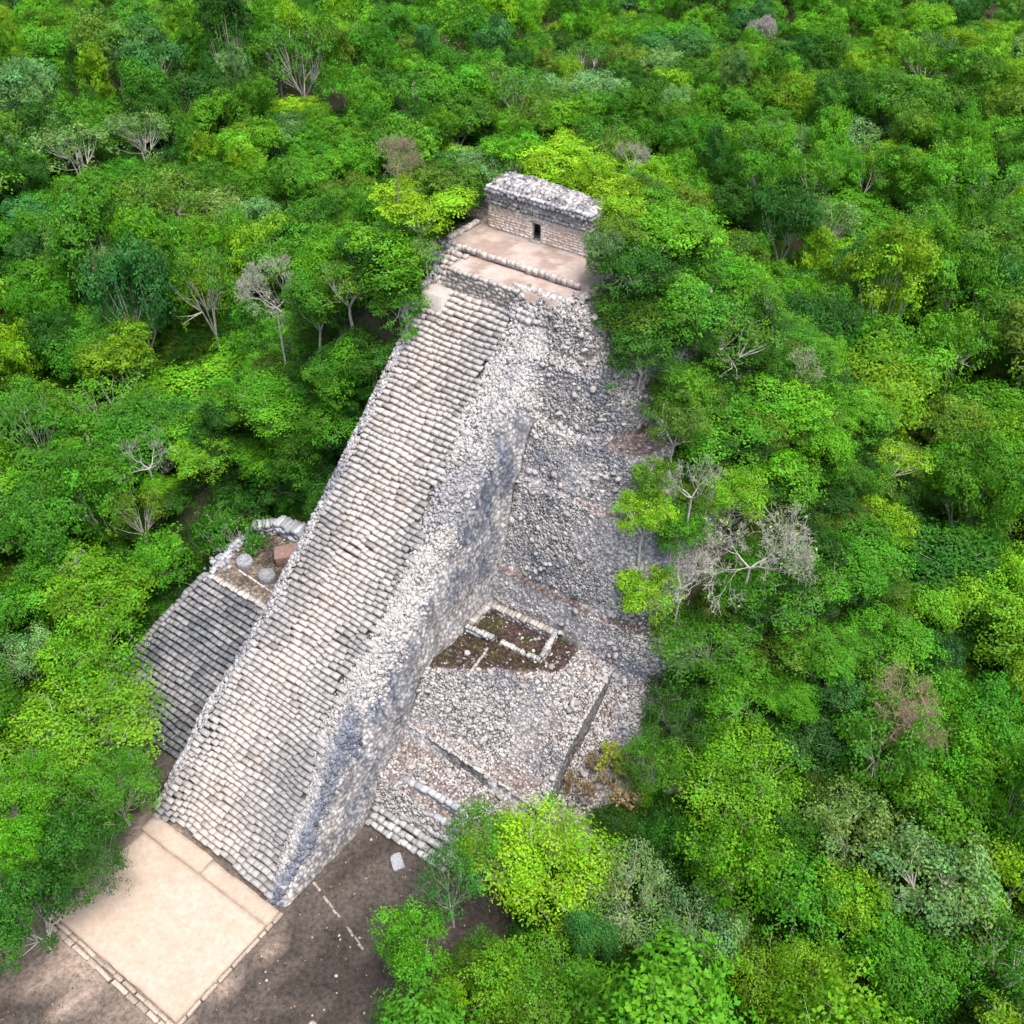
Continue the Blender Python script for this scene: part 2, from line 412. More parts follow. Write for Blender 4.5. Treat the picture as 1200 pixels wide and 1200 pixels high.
# ---- rubble: fitted stones over slopes, ramp shoulder and left margin
def scatter_body(n, r):
    s = r.uniform(9.5, 44.6, n); t = r.uniform(15.2, 42.5, n)
    z, wh = body(s, t); e = .15
    zs = (body(s+e, t)[0]-body(s-e, t)[0])/(2*e); zt = (body(s, t+e)[0]-body(s, t-e)[0])/(2*e)
    zs = np.clip(zs, -5, 5); zt = np.clip(zt, -5, 5)
    sl = np.hypot(zs, zt); area = np.sqrt(1+sl*sl)
    pl = sstep(.50, .62, fbm(s*.22, t*.22, z*.22, 60, 4))
    p = area/4.5
    p *= 1-.72*pl
    flat = sl < .75
    ledge = (np.abs(s-32.1) < .7) & (t < 27) & (z < 16.5)
    p = np.where(flat & (wh < 6) & (s < 42.5) & ~((z > 17) & (t < 24)), p*.22, p); p = np.where(ledge, p*.1, p)
    mo = (s < 31.3) & (s > 20.9+.62*(t-16.5)) & (t < 27.0)
    p = np.where(mo, p*.09, p)
    p = np.where(z < mound(s, t)-.3, 0, p); p = np.where(z < .3, 0, p)
    p = np.where(((s > 43.2) & (t < 15.8)) | ((s > 45.5) & (t < 17.8)), 0, p)
    p = np.where((t < 16.7) & (s < 39), 0, p)
    k = r.rand(n) < p
    nrm = np.stack([-zt, -zs, np.ones(n)], -1)[k]; nrm /= np.linalg.norm(nrm, axis=1, keepdims=True)
    return s[k], t[k], z[k], nrm
def rubble_cols(s, t, z, r, warm=0.0):
    b = r.beta(2.6, 1.7, len(s))
    c = mix(np.array([.10, .10, .108]), np.array([.50, .49, .485]), b)
    sn = stain(s, t, z)
    c = c*(1-(sstep(.54, .70, sn)*.5)[:, None]*np.array([1, .9, .72]))
    c = mix(c, np.array([.34, .27, .22]), (r.rand(len(s)) < .07)*.6)
    return c
s, t, z, nr = scatter_body(285000, R_(3))
r2 = R_(4)
rad = np.clip(r2.gamma(3.0, .030, len(s)), .05, .32)
cen = np.stack([t, s, z], -1) + nr*(rad*.08)[:, None]
order = np.argsort(-rad); big = order[:230]; small = order[230:]
cols = rubble_cols(s, t, z, r2)
v, f, cv = stones(cen[small], rad[small], nr[small], r2, cols[small], (.38, .68))
o = obj('fallen_rubble', mesh_from(v, f, 'fallen_rubble', cv), M_STONE, pyr); tag(o, kind='stuff')
# shoulder of the stair ramp
def shoulder(n, r):
    s = r.uniform(-.5, 44.0, n); x = r.uniform(-.16, 1.0, n)
    wgt = np.where(x > .5, np.minimum(1, .35+.9*(x-.5)), .35)*sstep(-.16, .06, x)
    pl = sstep(.50, .64, fbm(s*.3, x*1.5, 0, 63, 4))
    lim = sstep(.54, .74, x + .55*(fbm(s*.25, x*.8, 0, 64, 4)-.5) - .35*sstep(34, 41, s))
    k = r.rand(n) < wgt*2.2*(1-.45*pl)*(1-lim); s, x = s[k], x[k]; xc = np.maximum(x, 0)
    t, z = ramp_x(s, xc); t = t+np.minimum(x, 0)*4; t2, z2 = ramp_x(s, xc+.03); dt, dz = t2-t, z2-z
    sl = np.clip(-dz/np.maximum(dt, .02), 0, 5)
    n_ = np.stack([sl, np.full(len(s), -.8), np.ones(len(s))], -1); n_ /= np.linalg.norm(n_, axis=1, keepdims=True)
    return s, t, z, n_, xc
s, t, z, nr, xs = shoulder(30000, R_(13)); r3 = R_(14)
rad = np.clip(r3.gamma(3.6, .034, len(s)), .06, .30)
cols = rubble_cols(s, t, z, r3)
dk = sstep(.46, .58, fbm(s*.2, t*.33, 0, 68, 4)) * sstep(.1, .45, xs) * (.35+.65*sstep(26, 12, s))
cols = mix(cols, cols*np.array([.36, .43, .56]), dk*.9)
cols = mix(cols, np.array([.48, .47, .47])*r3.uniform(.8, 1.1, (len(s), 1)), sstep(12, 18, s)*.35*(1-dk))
cen = np.stack([t, s, z], -1)+nr*.02
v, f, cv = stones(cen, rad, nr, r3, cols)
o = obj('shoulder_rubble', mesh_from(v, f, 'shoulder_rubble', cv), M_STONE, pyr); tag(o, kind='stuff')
# left margin of ramp
n = 4200; r4 = R_(15); s = r4.uniform(0, 44, n); t = t_left(s) + r4.uniform(-1.1, .3, n)
drop = np.maximum(t_left(s)-.55-t, 0)
z = SL*s + .1 + .35*noise(s*.6, 1, 0, 44) - drop*2.0; t = np.maximum(t, t_left(s)-.75)
rad = np.clip(r4.gamma(5, .031, n), .08, .32); nr = np.tile(np.array([-.45, -.45, .78]), (n, 1))
cols = rubble_cols(s, t, z, r4)*np.array([.92, .94, .98])
v, f, cv = stones(np.stack([t, s, z], -1), rad, nr, r4, cols)
o = obj('edge_rubble', mesh_from(v, f, 'edge_rubble', cv), M_STONE, pyr); tag(o, kind='stuff')
n = 900; r5 = R_(16); t = r5.uniform(10.6, 17.4, n); q = r5.rand(n); s = 42.5+q*1.5+.5*(noise(t*.8, 3, 0, 3)-.5)+(t > 15.8)*r5.uniform(0, 2.5, n); z = 37.0+2.3*sstep(0, .8, q)
rad = np.clip(r5.gamma(5, .034, n), .08, .34); v, f, cv = stones(np.stack([t, s, z], -1), rad, np.tile(np.array([0, -.6, .8]), (n, 1)), r5, rubble_cols(s, t, z, r5))
o = obj('landing_rubble', mesh_from(v, f, 'landing_rubble', cv), M_STONE, pyr); tag(o, kind='stuff')
# the largest stones singly
STM = []
for q in range(8):
    v, f, _ = stones(np.zeros((1, 3)), np.array([1.0]), np.array([[0, 0, 1.0]]), R_(200+q), np.ones((1, 3)))
    STM.append(mesh_from(v, f, 'stone')); STM[-1].materials.append(M_BOULDER)
s, t, z, nr = scatter_body(285000, R_(3))
cenB = np.stack([t, s, z], -1) + nr*.1
rad = np.clip(R_(4).gamma(3.0, .030, len(s)), .05, .32)
for q, i in enumerate(big):
    o = obj('stone', STM[q % 8], None, pyr)
    o.location = tuple(cenB[i]); r_ = rad[i]*rng.uniform(1.0, 1.3); o.scale = (r_*rng.uniform(.8, 1.2), r_, r_*rng.uniform(.7, 1.0))
    o.rotation_euler = (rng.uniform(-.5, .5), rng.uniform(-.5, .5), rng.uniform(0, 6.28))

# ---- walls of laid stones (rows of blocks), a helper for ruin walls, kerbs and ledges
def wall_blocks(p0, p1, z, h, th, r, bl=(.35, .7), courses=1, gap=.0, base=(.5, .49, .48), var=.2):
    p0 = np.array(p0, float); p1 = np.array(p1, float); L = np.linalg.norm(p1-p0); d = (p1-p0)/L; a = math.atan2(d[1], d[0])
    cen, siz = [], []
    for cz in range(courses):
        x = r.uniform(-.2, 0)
        while x < L:
            w = r.uniform(*bl)
            if r.rand() > gap:
                p = p0 + d*(x+w/2); n = np.array([-d[1], d[0]])*r.uniform(-.05, .05)
                hh = h/courses*r.uniform(.85, 1.2)
                cen.append((p[0]+n[0], p[1]+n[1], z+h/courses*(cz+.5))); siz.append((w*.96, th*r.uniform(.85, 1.15), hh))
            x += w
    v, f = blocks(cen, siz, r, .14, np.full(len(cen), a), (.85, 1.0))
    cb = np.array(base)[None]*r.uniform(1-var, 1+var, (len(cen), 1))
    return v, f, np.repeat(cb, 8, 0)
def wall(name, parent, *a, mat=None, **k):
    v, f, c = wall_blocks(*a, **k); return obj(name, mesh_from(v, f, name, c), mat or M_STEP, parent)
wr = R_(50)
# chamber ruins on the mossy terrace; points are (t, s)
wall('ruined_wall', pyr, (16.9, 30.3), (24.1, 30.9), 11.9, .9, .75, wr, bl=(.22, .5), courses=3, base=(.32, .305, .29), var=.35)
wall('ruined_wall', pyr, (17.0, 30.2), (16.9, 27.3), 11.9, .8, .7, wr, courses=2, base=(.30, .285, .27), bl=(.22, .5), var=.35)
wall('ruined_wall', pyr, (24.3, 31.0), (24.9, 27.7), 11.9, .95, .5, wr, courses=3, base=(.34, .335, .33), bl=(.22, .5), var=.3)
wall('ruined_wall', pyr, (16.9, 26.8), (19.6, 27.1), 11.9, .7, .5, wr, courses=2, base=(.33, .335, .34), bl=(.2, .5), var=.35)
wall('ruined_wall', pyr, (20.6, 27.2), (23.0, 27.3), 11.9, .55, .45, wr, courses=2, base=(.36, .36, .35), bl=(.2, .5), var=.35)
wall('ruined_wall', pyr, (23.6, 27.3), (24.7, 27.4), 11.9, .7, .5, wr, courses=2, base=(.36, .36, .35), bl=(.2, .5), var=.35)
wall('stone_row', pyr, (19.9, 26.0), (20.4, 22.3), 11.95, .22, .28, wr, bl=(.4, .8), base=(.36, .345, .315))
# ledges and lower flights beside the ramp
for q, (ss, zz) in enumerate(((10.6, .0), (11.15, .42), (11.75, .85), (12.5, 1.4))):
    wall('low_step', pyr, (17.0, ss), (25.5+q*.3, ss+.25), zz-.1, .5, .55, wr, bl=(.4, .9), gap=.0, base=(.37, .375, .38), var=.35)
for (a, b, zz, hh) in (((18.6, 14.3), (25.4, 14.7), 3.2, 1.1), ((18.9, 13.2), (25.0, 13.5), 2.2, .9), ((25.6, 13.0), (25.9, 15.2), 2.0, 1.4)):
    wall('ruined_wall', pyr, a, b, zz, hh, .6, wr, courses=2, bl=(.4, .9), base=(.32, .335, .355), var=.35)
# summit: two paved landings with kerbs, retaining wall, side steps, block pads
def slab(name, parent, t0, t1, s0, s1, z0, z1, col, mat, res=.35, amp=.05, seed=0):
    a = np.arange(t0, t1+.01, (t1-t0)/max(2, round((t1-t0)/res))); b = np.arange(s0, s1+.01, (s1-s0)/max(2, round((s1-s0)/res)))
    A, B = np.meshgrid(a, b, indexing='ij'); zz = z1 + (fbm(A*.8, B*.8, 0, seed, 3)-.5)*amp*2
    jt = (fbm(A*1.1, B*1.1, 0, seed+5, 3)-.5)*.25
    A2 = A + jt*((A == a[0]) | (A == a[-1])); B2 = B + jt*((B == b[0]) | (B == b[-1]))
    top = np.stack([A2, B2, zz], -1); n0, n1 = A.shape
    i = np.arange(n0*n1).reshape(n0, n1)
    f = [np.stack([i[:-1, :-1], i[1:, :-1], i[1:, 1:], i[:-1, 1:]], -1).reshape(-1, 4)]
    v = [top.reshape(-1, 3)]; off = n0*n1
    ring = np.concatenate([i[:, 0], i[-1, 1:], i[-2::-1, -1], i[0, -2:0:-1]])
    low = v[0][ring].copy(); low[:, 2] = z0; v.append(low)
    k = np.arange(len(ring)); k2 = (k+1) % len(ring)
    f.append(np.stack([off+k, off+k2, ring[k2], ring[k]], -1))
    V = np.concatenate(v); cN = fbm(V[:, 0]*.5, V[:, 1]*.5, 0, seed+9, 4)
    return obj(name, mesh_from(V, np.concatenate(f), name, col(V, cN)), mat, parent)
pinkish = lambda V, n: mix(mix(np.array([.37, .305, .275]), np.array([.25, .19, .165]), sstep(.42, .62, n)*.8), np.array([.41, .385, .37]), sstep(.60, .72, fbm(V[:, 0], V[:, 1], 0, 3, 3))*.6)
slab('lower_landing', pyr, 3.2, 16.4, 43.3, 46.7, 35.0, 39.15, pinkish, M_PLAIN, seed=300)
slab('upper_landing', pyr, .6, 17.6, 46.5, 58.0, 36.0, 39.75, pinkish, M_PLAIN, seed=310)
wall('kerb_row', pyr, (.9, 46.35), (15.8, 46.45), 39.3, .55, .38, wr, bl=(.4, .8), base=(.44, .40, .375))
wall('retaining_wall', pyr, (3.4, 43.1), (10.9, 43.15), 36.9, 2.35, .4, wr, bl=(.4, .75), courses=6, base=(.40, .37, .355), var=.15)
wall('edge_wall', pyr, (.7, 46.8), (.9, 51.4), 39.7, .45, .6, wr, bl=(.35, .6), gap=.12, base=(.42, .39, .37))
wall('edge_wall', pyr, (.2, 46.5), (2.2, 46.2), 38.2, 1.3, .7, wr, bl=(.4, .7), courses=2, base=(.38, .40, .42))
for q in range(7):
    wall('side_step', pyr, (1.4+.02*q, 43.2+.38*q), (3.4, 43.3+.38*q), 36.9+.36*q, .4, .5, wr, bl=(.4, .9), base=(.42, .39, .375))
    if q < 5: wall('side_step', pyr, (11.0, 42.6+.4*q), (12.8+.3*math.sin(q), 42.5+.4*q), 36.6+.5*q, .5, .55, wr, bl=(.35, .7), base=(.40, .39, .39), gap=.1)
slab('stone_pad', pyr, 1.5, 4.0, 41.0, 43.1, 34.0, 37.1, lambda V, n: mix(np.array([.40, .375, .36]), np.array([.30, .29, .285]), sstep(.4, .65, n)), M_PLAIN, seed=320)
wall('parapet', pyr, (.75, 39.5), (.95, 43.2), 34.2, 3.0, .7, wr, bl=(.5, .9), courses=4, base=(.42, .43, .45))

# ------------------------------------------------------------------ temple on the summit
TZ = 39.77; TS0, TS1, TT0, TT1 = 51.2, 54.7, 2.2, 13.8
tp = st2world((TS0+TS1)/2, (TT0+TT1)/2, TZ); tem = empty('stone_temple', tuple(tp), ROT)
tag(tem, 'small roofless-looking stone temple with dark doorway on top of the pyramid'.replace('roofless-looking ', 'vaulted '), 'temple')
hw, hd, hh = (TT1-TT0)/2, (TS1-TS0)/2, 2.6
tr_ = R_(70)
def course_wall(x0, x1, y, z0, z1, th, r, axis=0, base=(.70, .60, .52), bh=.3, bl=(.4, .8)):
    cen, siz = [], []; z = z0
    while z < z1-.05:
        h = min(bh*r.uniform(.85, 1.15), z1-z); x = x0
        while x < x1-.05:
            w = min(r.uniform(*bl), x1-x)
            c_ = (x+w/2, y+r.uniform(-.02, .02), z+h/2); s_ = (w*.995, th, h*.99)
            if axis: c_ = (c_[1], c_[0], c_[2]); s_ = (s_[1], s_[0], s_[2])
            cen.append(c_); siz.append(s_); x += w
        z += h
    v, f = blocks(cen, siz, r, .02, None, (.97, 1.0)); C = np.array(cen)
    n = fbm(C[:, 0]*.6+5, C[:, 1]*.6, C[:, 2]*.9, 7, 3)
    cb = mix(np.array(base), np.array([.74, .68, .63]), sstep(.42, .62, n)) * r.uniform(.95, 1.05, (len(C), 1))
    cb = mix(cb, np.array([.42, .33, .27]), (r.rand(len(C)) < .08)*.25)
    return v, f, np.repeat(cb, 8, 0)
DX0, DX1, DH = -.65, .38, 1.85                     # doorway (local x), slightly left of centre
parts = [(-hw, DX0, -hd+.3, 0, hh), (DX1, hw, -hd+.3, 0, hh), (DX0, DX1, -hd+.3, DH+.18, hh)]
vs, fs, cs_, off = [], [], [], 0
for (x0, x1, y, z0, z1) in parts:
    v, f, c_ = course_wall(x0, x1, y, z0, z1, .6, tr_, 0); vs.append(v); fs.append(f+off); cs_.append(c_); off += len(v)
obj('front_wall', mesh_from(np.concatenate(vs), np.concatenate(fs), 'front_wall', np.concatenate(cs_)), M_STEP, tem)
for nm, x in (('side_wall', -hw+.3), ('side_wall', hw-.3)):
    v, f, c_ = course_wall(-hd+.61, hd, x, 0, hh, .6, tr_, 1); obj(nm, mesh_from(v, f, nm, c_), M_STEP, tem)
v, f, c_ = course_wall(-hw+.61, hw-.61, hd-.3, 0, hh, .6, tr_, 0); obj('back_wall', mesh_from(v, f, 'back_wall', c_), M_STEP, tem)
v, f = blocks([(0, .35, hh/2)], [(2*hw-1.4, .9, hh)], tr_, 0); obj('inner_wall', mesh_from(v, f, 'inner_wall', np.full((8, 3), .18)), M_STEP, tem)
v, f = blocks([((DX0+DX1)/2, -hd+.26, DH+.09)], [(DX1-DX0+.5, .62, .18)], tr_, .04)
obj('lintel', mesh_from(v, f, 'lintel', np.full((8, 3), .36)), M_STEP, tem)
v, f = blocks([((DX0+DX1)/2, -hd-.12, .06)], [(DX1-DX0+.3, .4, .14)], tr_, .05)
obj('door_sill', mesh_from(v, f, 'door_sill', np.full((8, 3), .33)), M_STEP, tem)
def ring_blocks(hx, hy, z, h, th, r, base, bl=(.3, .6), gap=.0, dz=.04):
    cen, siz, rot = [], [], []
    for (ax, L, off_, sg) in ((0, hx, hy, -1), (0, hx, hy, 1), (1, hy-th, hx, -1), (1, hy-th, hx, 1)):
        x = -L
        while x < L-.05:
            w = min(r.uniform(*bl), L-x)
            if r.rand() > gap:
                o_ = sg*(off_-th/2) + r.uniform(-.09, .09)
                p = (x+w/2, o_) if ax == 0 else (o_, x+w/2)
                cen.append((*p, z+h/2+r.uniform(-dz, dz))); siz.append((w*.97, th, h*r.uniform(.85, 1.1)) if ax == 0 else (th, w*.97, h*r.uniform(.85, 1.1)))
            x += w
    v, f = blocks(cen, siz, r, .13)
    cb = np.array(base)[None]*r.uniform(.65, 1.25, (len(cen), 1))
    return v, f, np.repeat(cb, 8, 0)
for nm, hx, hy, z, h, th, base, gap in (('lower_cornice', hw+.3, hd+.3, hh, .3, .9, (.21, .225, .24), .05), ('frieze', hw+.1, hd+.1, hh+.31, .38, .8, (.52, .48, .46), .0),
                             ('frieze', hw+.14, hd+.14, hh+.70, .36, .8, (.47, .44, .43), .0),
                             ('upper_cornice', hw+.36, hd+.36, hh+1.07, .34, 1.0, (.19, .205, .225), .08), ('upper_cornice', hw+.2, hd+.2, hh+1.43, .26, .9, (.36, .36, .37), .12)):
    v, f, c_ = ring_blocks(hx, hy, z, h, th, tr_, base, gap=gap); obj(nm, mesh_from(v, f, nm, c_), M_STEP, tem)
# roof: weathered vault back, lumpy
rx = np.linspace(-hw-.25, hw+.25, 46); ry = np.linspace(-hd-.2, hd+.2, 28)
A, B = np.meshgrid(rx, ry, indexing='ij')
d = -rbox(B, A, -hd-.2, hd+.2, -hw-.25, hw+.25, 1.2)
zr = hh+1.35 + .85*sstep(0, .8, d) + (fbm(A*1.3, B*1.3, 0, 8, 4)-.5)*.5*sstep(0, .6, d) - .5*sstep(2.0, 6, A)
V = np.stack([A, B, zr], -1).reshape(-1, 3); i = np.arange(A.size).reshape(A.shape)
Fq = np.stack([i[:-1, :-1], i[1:, :-1], i[1:, 1:], i[:-1, 1:]], -1).reshape(-1, 4)
nn = fbm(V[:, 0]*.9, V[:, 1]*.9, V[:, 2], 33, 4)
cr = mix(np.array([.46, .45, .445]), np.array([.20, .215, .235]), sstep(.48, .62, nn))
roof = obj('roof', mesh_from(V, Fq, 'roof', cr, smooth=True), M_CORE, tem)
k = rng.randint(0, len(V), 240); k = k[V[k, 2] > hh+1.5]
v, f, c_ = stones(V[k]+rng.uniform(-.1, .1, (len(k), 3)), np.clip(rng.gamma(4, .034, len(k)), .07, .26), np.tile([0, -.2, 1.0], (len(k), 1)), rng, rubble_cols(V[k, 0]+40, V[k, 1], V[k, 2], rng)*.9)
tag(obj('roof_rubble', mesh_from(v, f, 'roof_rubble', c_), M_STONE, roof), kind='stuff')

# ------------------------------------------------------------------ side platform with its own stairway, left of the ramp
PLZ = 10.0
sidep = empty('side_platform', tuple(O), ROT); tag(sidep, 'weathered side stairway toned dark as shade, with a flat platform left of the main stairs', 'platform')
ST_T0, ST_T1 = -10.8, -.9
NSS = 25; s_top, s_bot = 18.6, 5.0
for i in range(NSS):
    s0 = s_bot + (s_top-s_bot)*i/NSS; zt = PLZ*(i+1)/NSS
    cen, siz = [], []; t = ST_T0 - .38*(s_top-s0) + rng.uniform(-.2, .15)
    while t < ST_T1+.25:
        w = rng.uniform(.4, 1.0)
        if True:
            cen.append((t+w/2, s0+.28+rng.uniform(-.04, .04)+.2*(noise(t*.4, i*.3, 0, 5)-.5), zt-.14+rng.uniform(-.03, .03))); siz.append((w*.97, .52, .30))
        t += w
    v, f = blocks(cen, siz, rng, .1, None, (.92, .99)); C = np.array(cen)
    n = fbm(C[:, 0]*.35, C[:, 1]*.35, 0, 19, 3)
    cb = mix(np.array([.125, .136, .152]), np.array([.21, .215, .225]), sstep(.4, .65, n))*rng.uniform(.7, 1.3, (len(C), 1))  # step tones darkened, putting the ramp's shade into the stone colour
    obj('step', mesh_from(v, f, 'step', np.repeat(cb, 8, 0)), M_STEP, sidep)
# core below the steps and platform
def side_core():
    a = np.arange(ST_T0-7.0, ST_T1+1.0, .35); b = np.arange(s_bot-.3, 29.6, .35)
    A, B = np.meshgrid(a, b, indexing='ij')
    z = np.minimum(PLZ*(B-s_bot)/(s_top-s_bot)-.35, PLZ+.0)
    z = np.where(B > s_top+.2, PLZ+(fbm(A*.7, B*.7, 0, 4, 3)-.5)*.12, z)
    bt = ST_T0-.2-.38*np.maximum(s_top-B, 0)-1.5*sstep(s_top, 24, B) + 2.0*sstep(26.5, 29, B)
    edge = sstep(bt-.7, bt+.1, A)*sstep(29.2, 28.4, B); z = z*edge - .3*(1-edge)
    n = fbm(A*.4, B*.4, 0, 6, 4)
    flat = sstep(s_top, s_top+.3, B)*edge
    c = mix(np.array([.08, .09, .10]), np.array([.18, .19, .20]), sstep(.4, .65, n))
    c2 = mix(np.array([.20, .165, .13]), np.array([.085, .068, .055]), sstep(.45, .6, n+ .05*(B-24)))
    c2 = mix(c2, np.array([.30, .27, .25]), sstep(20.2, 19.2, B)*.7)
    c = mix(c, c2, flat)
    i = np.arange(A.size).reshape(A.shape)
    f = np.stack([i[:-1, :-1], i[1:, :-1], i[1:, 1:], i[:-1, 1:]], -1).reshape(-1, 4)
    return mesh_from(np.stack([A, B, z], -1).reshape(-1, 3), f, 'platform_core', c.reshape(-1, 3), smooth=True)
obj('platform_core', side_core(), M_CORE, sidep)
wall('kerb_row', sidep, (ST_T0, s_top+.35), (ST_T1, s_top+.45), PLZ-.1, .22, .6, wr, bl=(.4, .8), base=(.42, .40, .38))
wall('stone_row', sidep, (-8.8, 21.2), (-4.0, 20.9), PLZ-.02, .16, .2, wr, bl=(.5, .9), base=(.46, .42, .38))
# rim of grey masonry at the back and left of the platform
rimp = [(-10.9, 19.2), (-12.0, 23.0), (-11.9, 26.4), (-10.0, 28.3), (-6.6, 28.6), (-3.6, 27.6), (-.4, 26.0)]
for q in range(len(rimp)-1):
    hh_ = (.35, .6, 1.3, 1.7, 1.7, 1.5)[q]; th_ = (.5, .7, 1.3, 1.7, 1.7, 1.3)[q]
    wall('rim_wall', sidep, rimp[q], rimp[q+1], PLZ-.6, hh_+.5, th_, wr, bl=(.25, .6), courses=4, gap=.0, base=(.36, .38, .41), var=.35)
kv, kf, kc = [], [], []; off = 0
for q in range(34):                                     # sloping border left of the side stairs
    s0 = s_bot + (s_top-s_bot)*q/33; z0 = PLZ*(q/33)
    v, f = blocks([(ST_T0-.38*(s_top-s0)-.45+rng.uniform(-.08, .08), s0, z0+.08)], [(.6, .5, .5)], rng, .15)
    kv.append(v); kf.append(f+off); off += 8; kc.append(np.repeat(np.array([[.22, .22, .235]])*rng.uniform(.7, 1.2), 8, 0))
obj('border', mesh_from(np.concatenate(kv), np.concatenate(kf), 'border', np.concatenate(kc)), M_STEP, sidep)
n = 420; r7 = R_(77); q = r7.rand(n)*(len(rimp)-1); iq = q.astype(int); fq = (q-iq)[:, None]; rp = np.array(rimp); pp_ = rp[iq]*(1-fq)+rp[iq+1]*fq + r7.normal(0, .55, (n, 2))
zz = PLZ + np.array([.1, .2, .7, 1.0, 1.0, .8])[iq]*r7.uniform(-.3, 1.1, n); v, f, cv = stones(np.stack([pp_[:, 0], pp_[:, 1], zz], -1), np.clip(r7.gamma(4, .055, n), .1, .45), np.tile([0, -.2, 1.0], (n, 1)), r7, rubble_cols(pp_[:, 1], pp_[:, 0], zz, r7)*np.array([.78, .82, .9]))
tag(obj('rim_rubble', mesh_from(v, f, 'rim_rubble', cv), M_STONE, sidep), kind='stuff')
# stones standing on the platform
def rough_rock(name, loc, size, seed, mat, label, cat, group=None, flat=1.0, blocky=False):
    v = []; ph = np.linspace(0, math.pi, 9); la = np.linspace(0, 2*math.pi, 15)[:-1]
    for p in ph:
        for a in la:
            x, y, z = math.sin(p)*math.cos(a), math.sin(p)*math.sin(a), math.cos(p)
            if blocky:
                e = .28; x, y, z = [math.copysign(abs(q)**e, q) for q in (x, y, z)]
            v.append((x, y, z))
    v = np.array(v); n = fbm(v[:, 0]*1.3+seed, v[:, 1]*1.3, v[:, 2]*1.3, seed, 3)
    v = v*(.78+.5*n)[:, None]*np.array(size)/2; v[:, 2] += size[2]*.42; m_ = len(la)
    f = [(i*m_+j, i*m_+(j+1) % m_, (i+1)*m_+(j+1) % m_, (i+1)*m_+j) for i in range(8) for j in range(m_)]
    o = obj(name, mesh_from(v, np.array(f)[:, ::-1], name, smooth=False), mat)
    o.location = tuple(loc); o.rotation_euler = (0, 0, ROT+seed); return tag(o, label, cat, group)
def altar(loc, seed, label):
    e = empty('round_altar', tuple(loc), ROT); tag(e, label, 'altar', 'altars on the side platform')
    m_ = 12; an = np.arange(m_)*2*math.pi/m_; r = R_(seed)
    prof = [(.98, 0), (1.02, .45), (.94, .8), (.72, .86), (.68, .74), (.01, .70)]
    jr = r.uniform(.88, 1.1, m_)
    v = np.array([[math.cos(a)*p*jr[q]*.92, math.sin(a)*p*jr[q]*.92, z+r.uniform(-.04, .04)] for p, z in prof for q, a in enumerate(an)])
    f = [(i*m_+j, i*m_+(j+1) % m_, (i+1)*m_+(j+1) % m_, (i+1)*m_+j) for i in range(len(prof)-1) for j in range(m_)]
    obj('drum', mesh_from(v[:4*m_], np.array([q for q in f if max(q) < 4*m_]), 'drum'), M_ALTAR, e)
    v2 = v[3*m_:]; f2 = np.array([q for q in f if min(q) >= 3*m_])-3*m_
    obj('worn_top', mesh_from(v2, f2, 'worn_top'), M_ALTAR, e)
altar(st2world(22.2, -9.0, PLZ), 3, 'grey round altar stone farther from the main stairs on the side platform')
altar(st2world(22.0, -5.5, PLZ), 5, 'grey round altar stone nearer the main stairs on the side platform')
rough_rock('reddish_rock', st2world(25.4, -5.9, PLZ-.1), (2.6, 2.0, 1.5), 4, M_RED, 'blocky reddish brown rock at the back of the side platform', 'rock', blocky=True)

# ------------------------------------------------------------------ plaza in front of the stairs
plz = empty('paved_plaza', tuple(O), ROT); tag(plz, 'flat pale beige plaza at the foot of the main stairs', 'plaza')
sandy = lambda V, n: mix(mix(np.array([.385, .31, .25]), np.array([.415, .35, .295]), sstep(.35, .65, n)), np.array([.40, .31, .24]), sstep(.62, .75, n)*.5)
slab('paving', plz, .5, 16.4, -12.0, -2.2, -.4, .22, sandy, M_PLAIN, .5, .03, 400)
slab('paving_strip', plz, .1, 8.0, -2.12, -.35, -.4, .24, sandy, M_PLAIN, .5, .03, 410)
slab('paving_strip', plz, 8.06, 16.5, -2.12, -.55, -.4, .25, sandy, M_PLAIN, .5, .03, 420)
KM = []
for q in range(6):
    v, f = blocks([(0, 0, 0)], [(1, 1, 1)], R_(500+q), .09); KM.append(mesh_from(v, f, 'kerb_stone')); KM[-1].materials.append(M_KERB)
def kerb(p0, p1, z, w, h, parent, bl=(.6, 1.0)):
    p0, p1 = np.array(p0), np.array(p1); L = np.linalg.norm(p1-p0); d = (p1-p0)/L; x = 0; k = 0
    while x < L:
        b = rng.uniform(*bl); o = obj('kerb_stone', KM[k % 6], None, parent); k += 1
        p = p0+d*(x+b/2); o.location = (p[0]+rng.uniform(-.04, .04), p[1]+rng.uniform(-.04, .04), z+h/2-.02+rng.uniform(-.03, .03)); o.scale = (b*.97, w*rng.uniform(.85, 1.15), h)
        o.rotation_euler = (0, 0, math.atan2(d[1], d[0])+rng.uniform(-.05, .05)); x += b
kerb((.6, -12.3), (17.2, -12.4), -.15, .36, .40, plz, (.8, 1.9))
kerb((.6, -12.78), (17.0, -12.86), -.15, .42, .26, plz, (.9, 2.2))
kerb((16.72, -12.1), (16.82, -1.2), -.15, .34, .40, plz, (.7, 1.8))

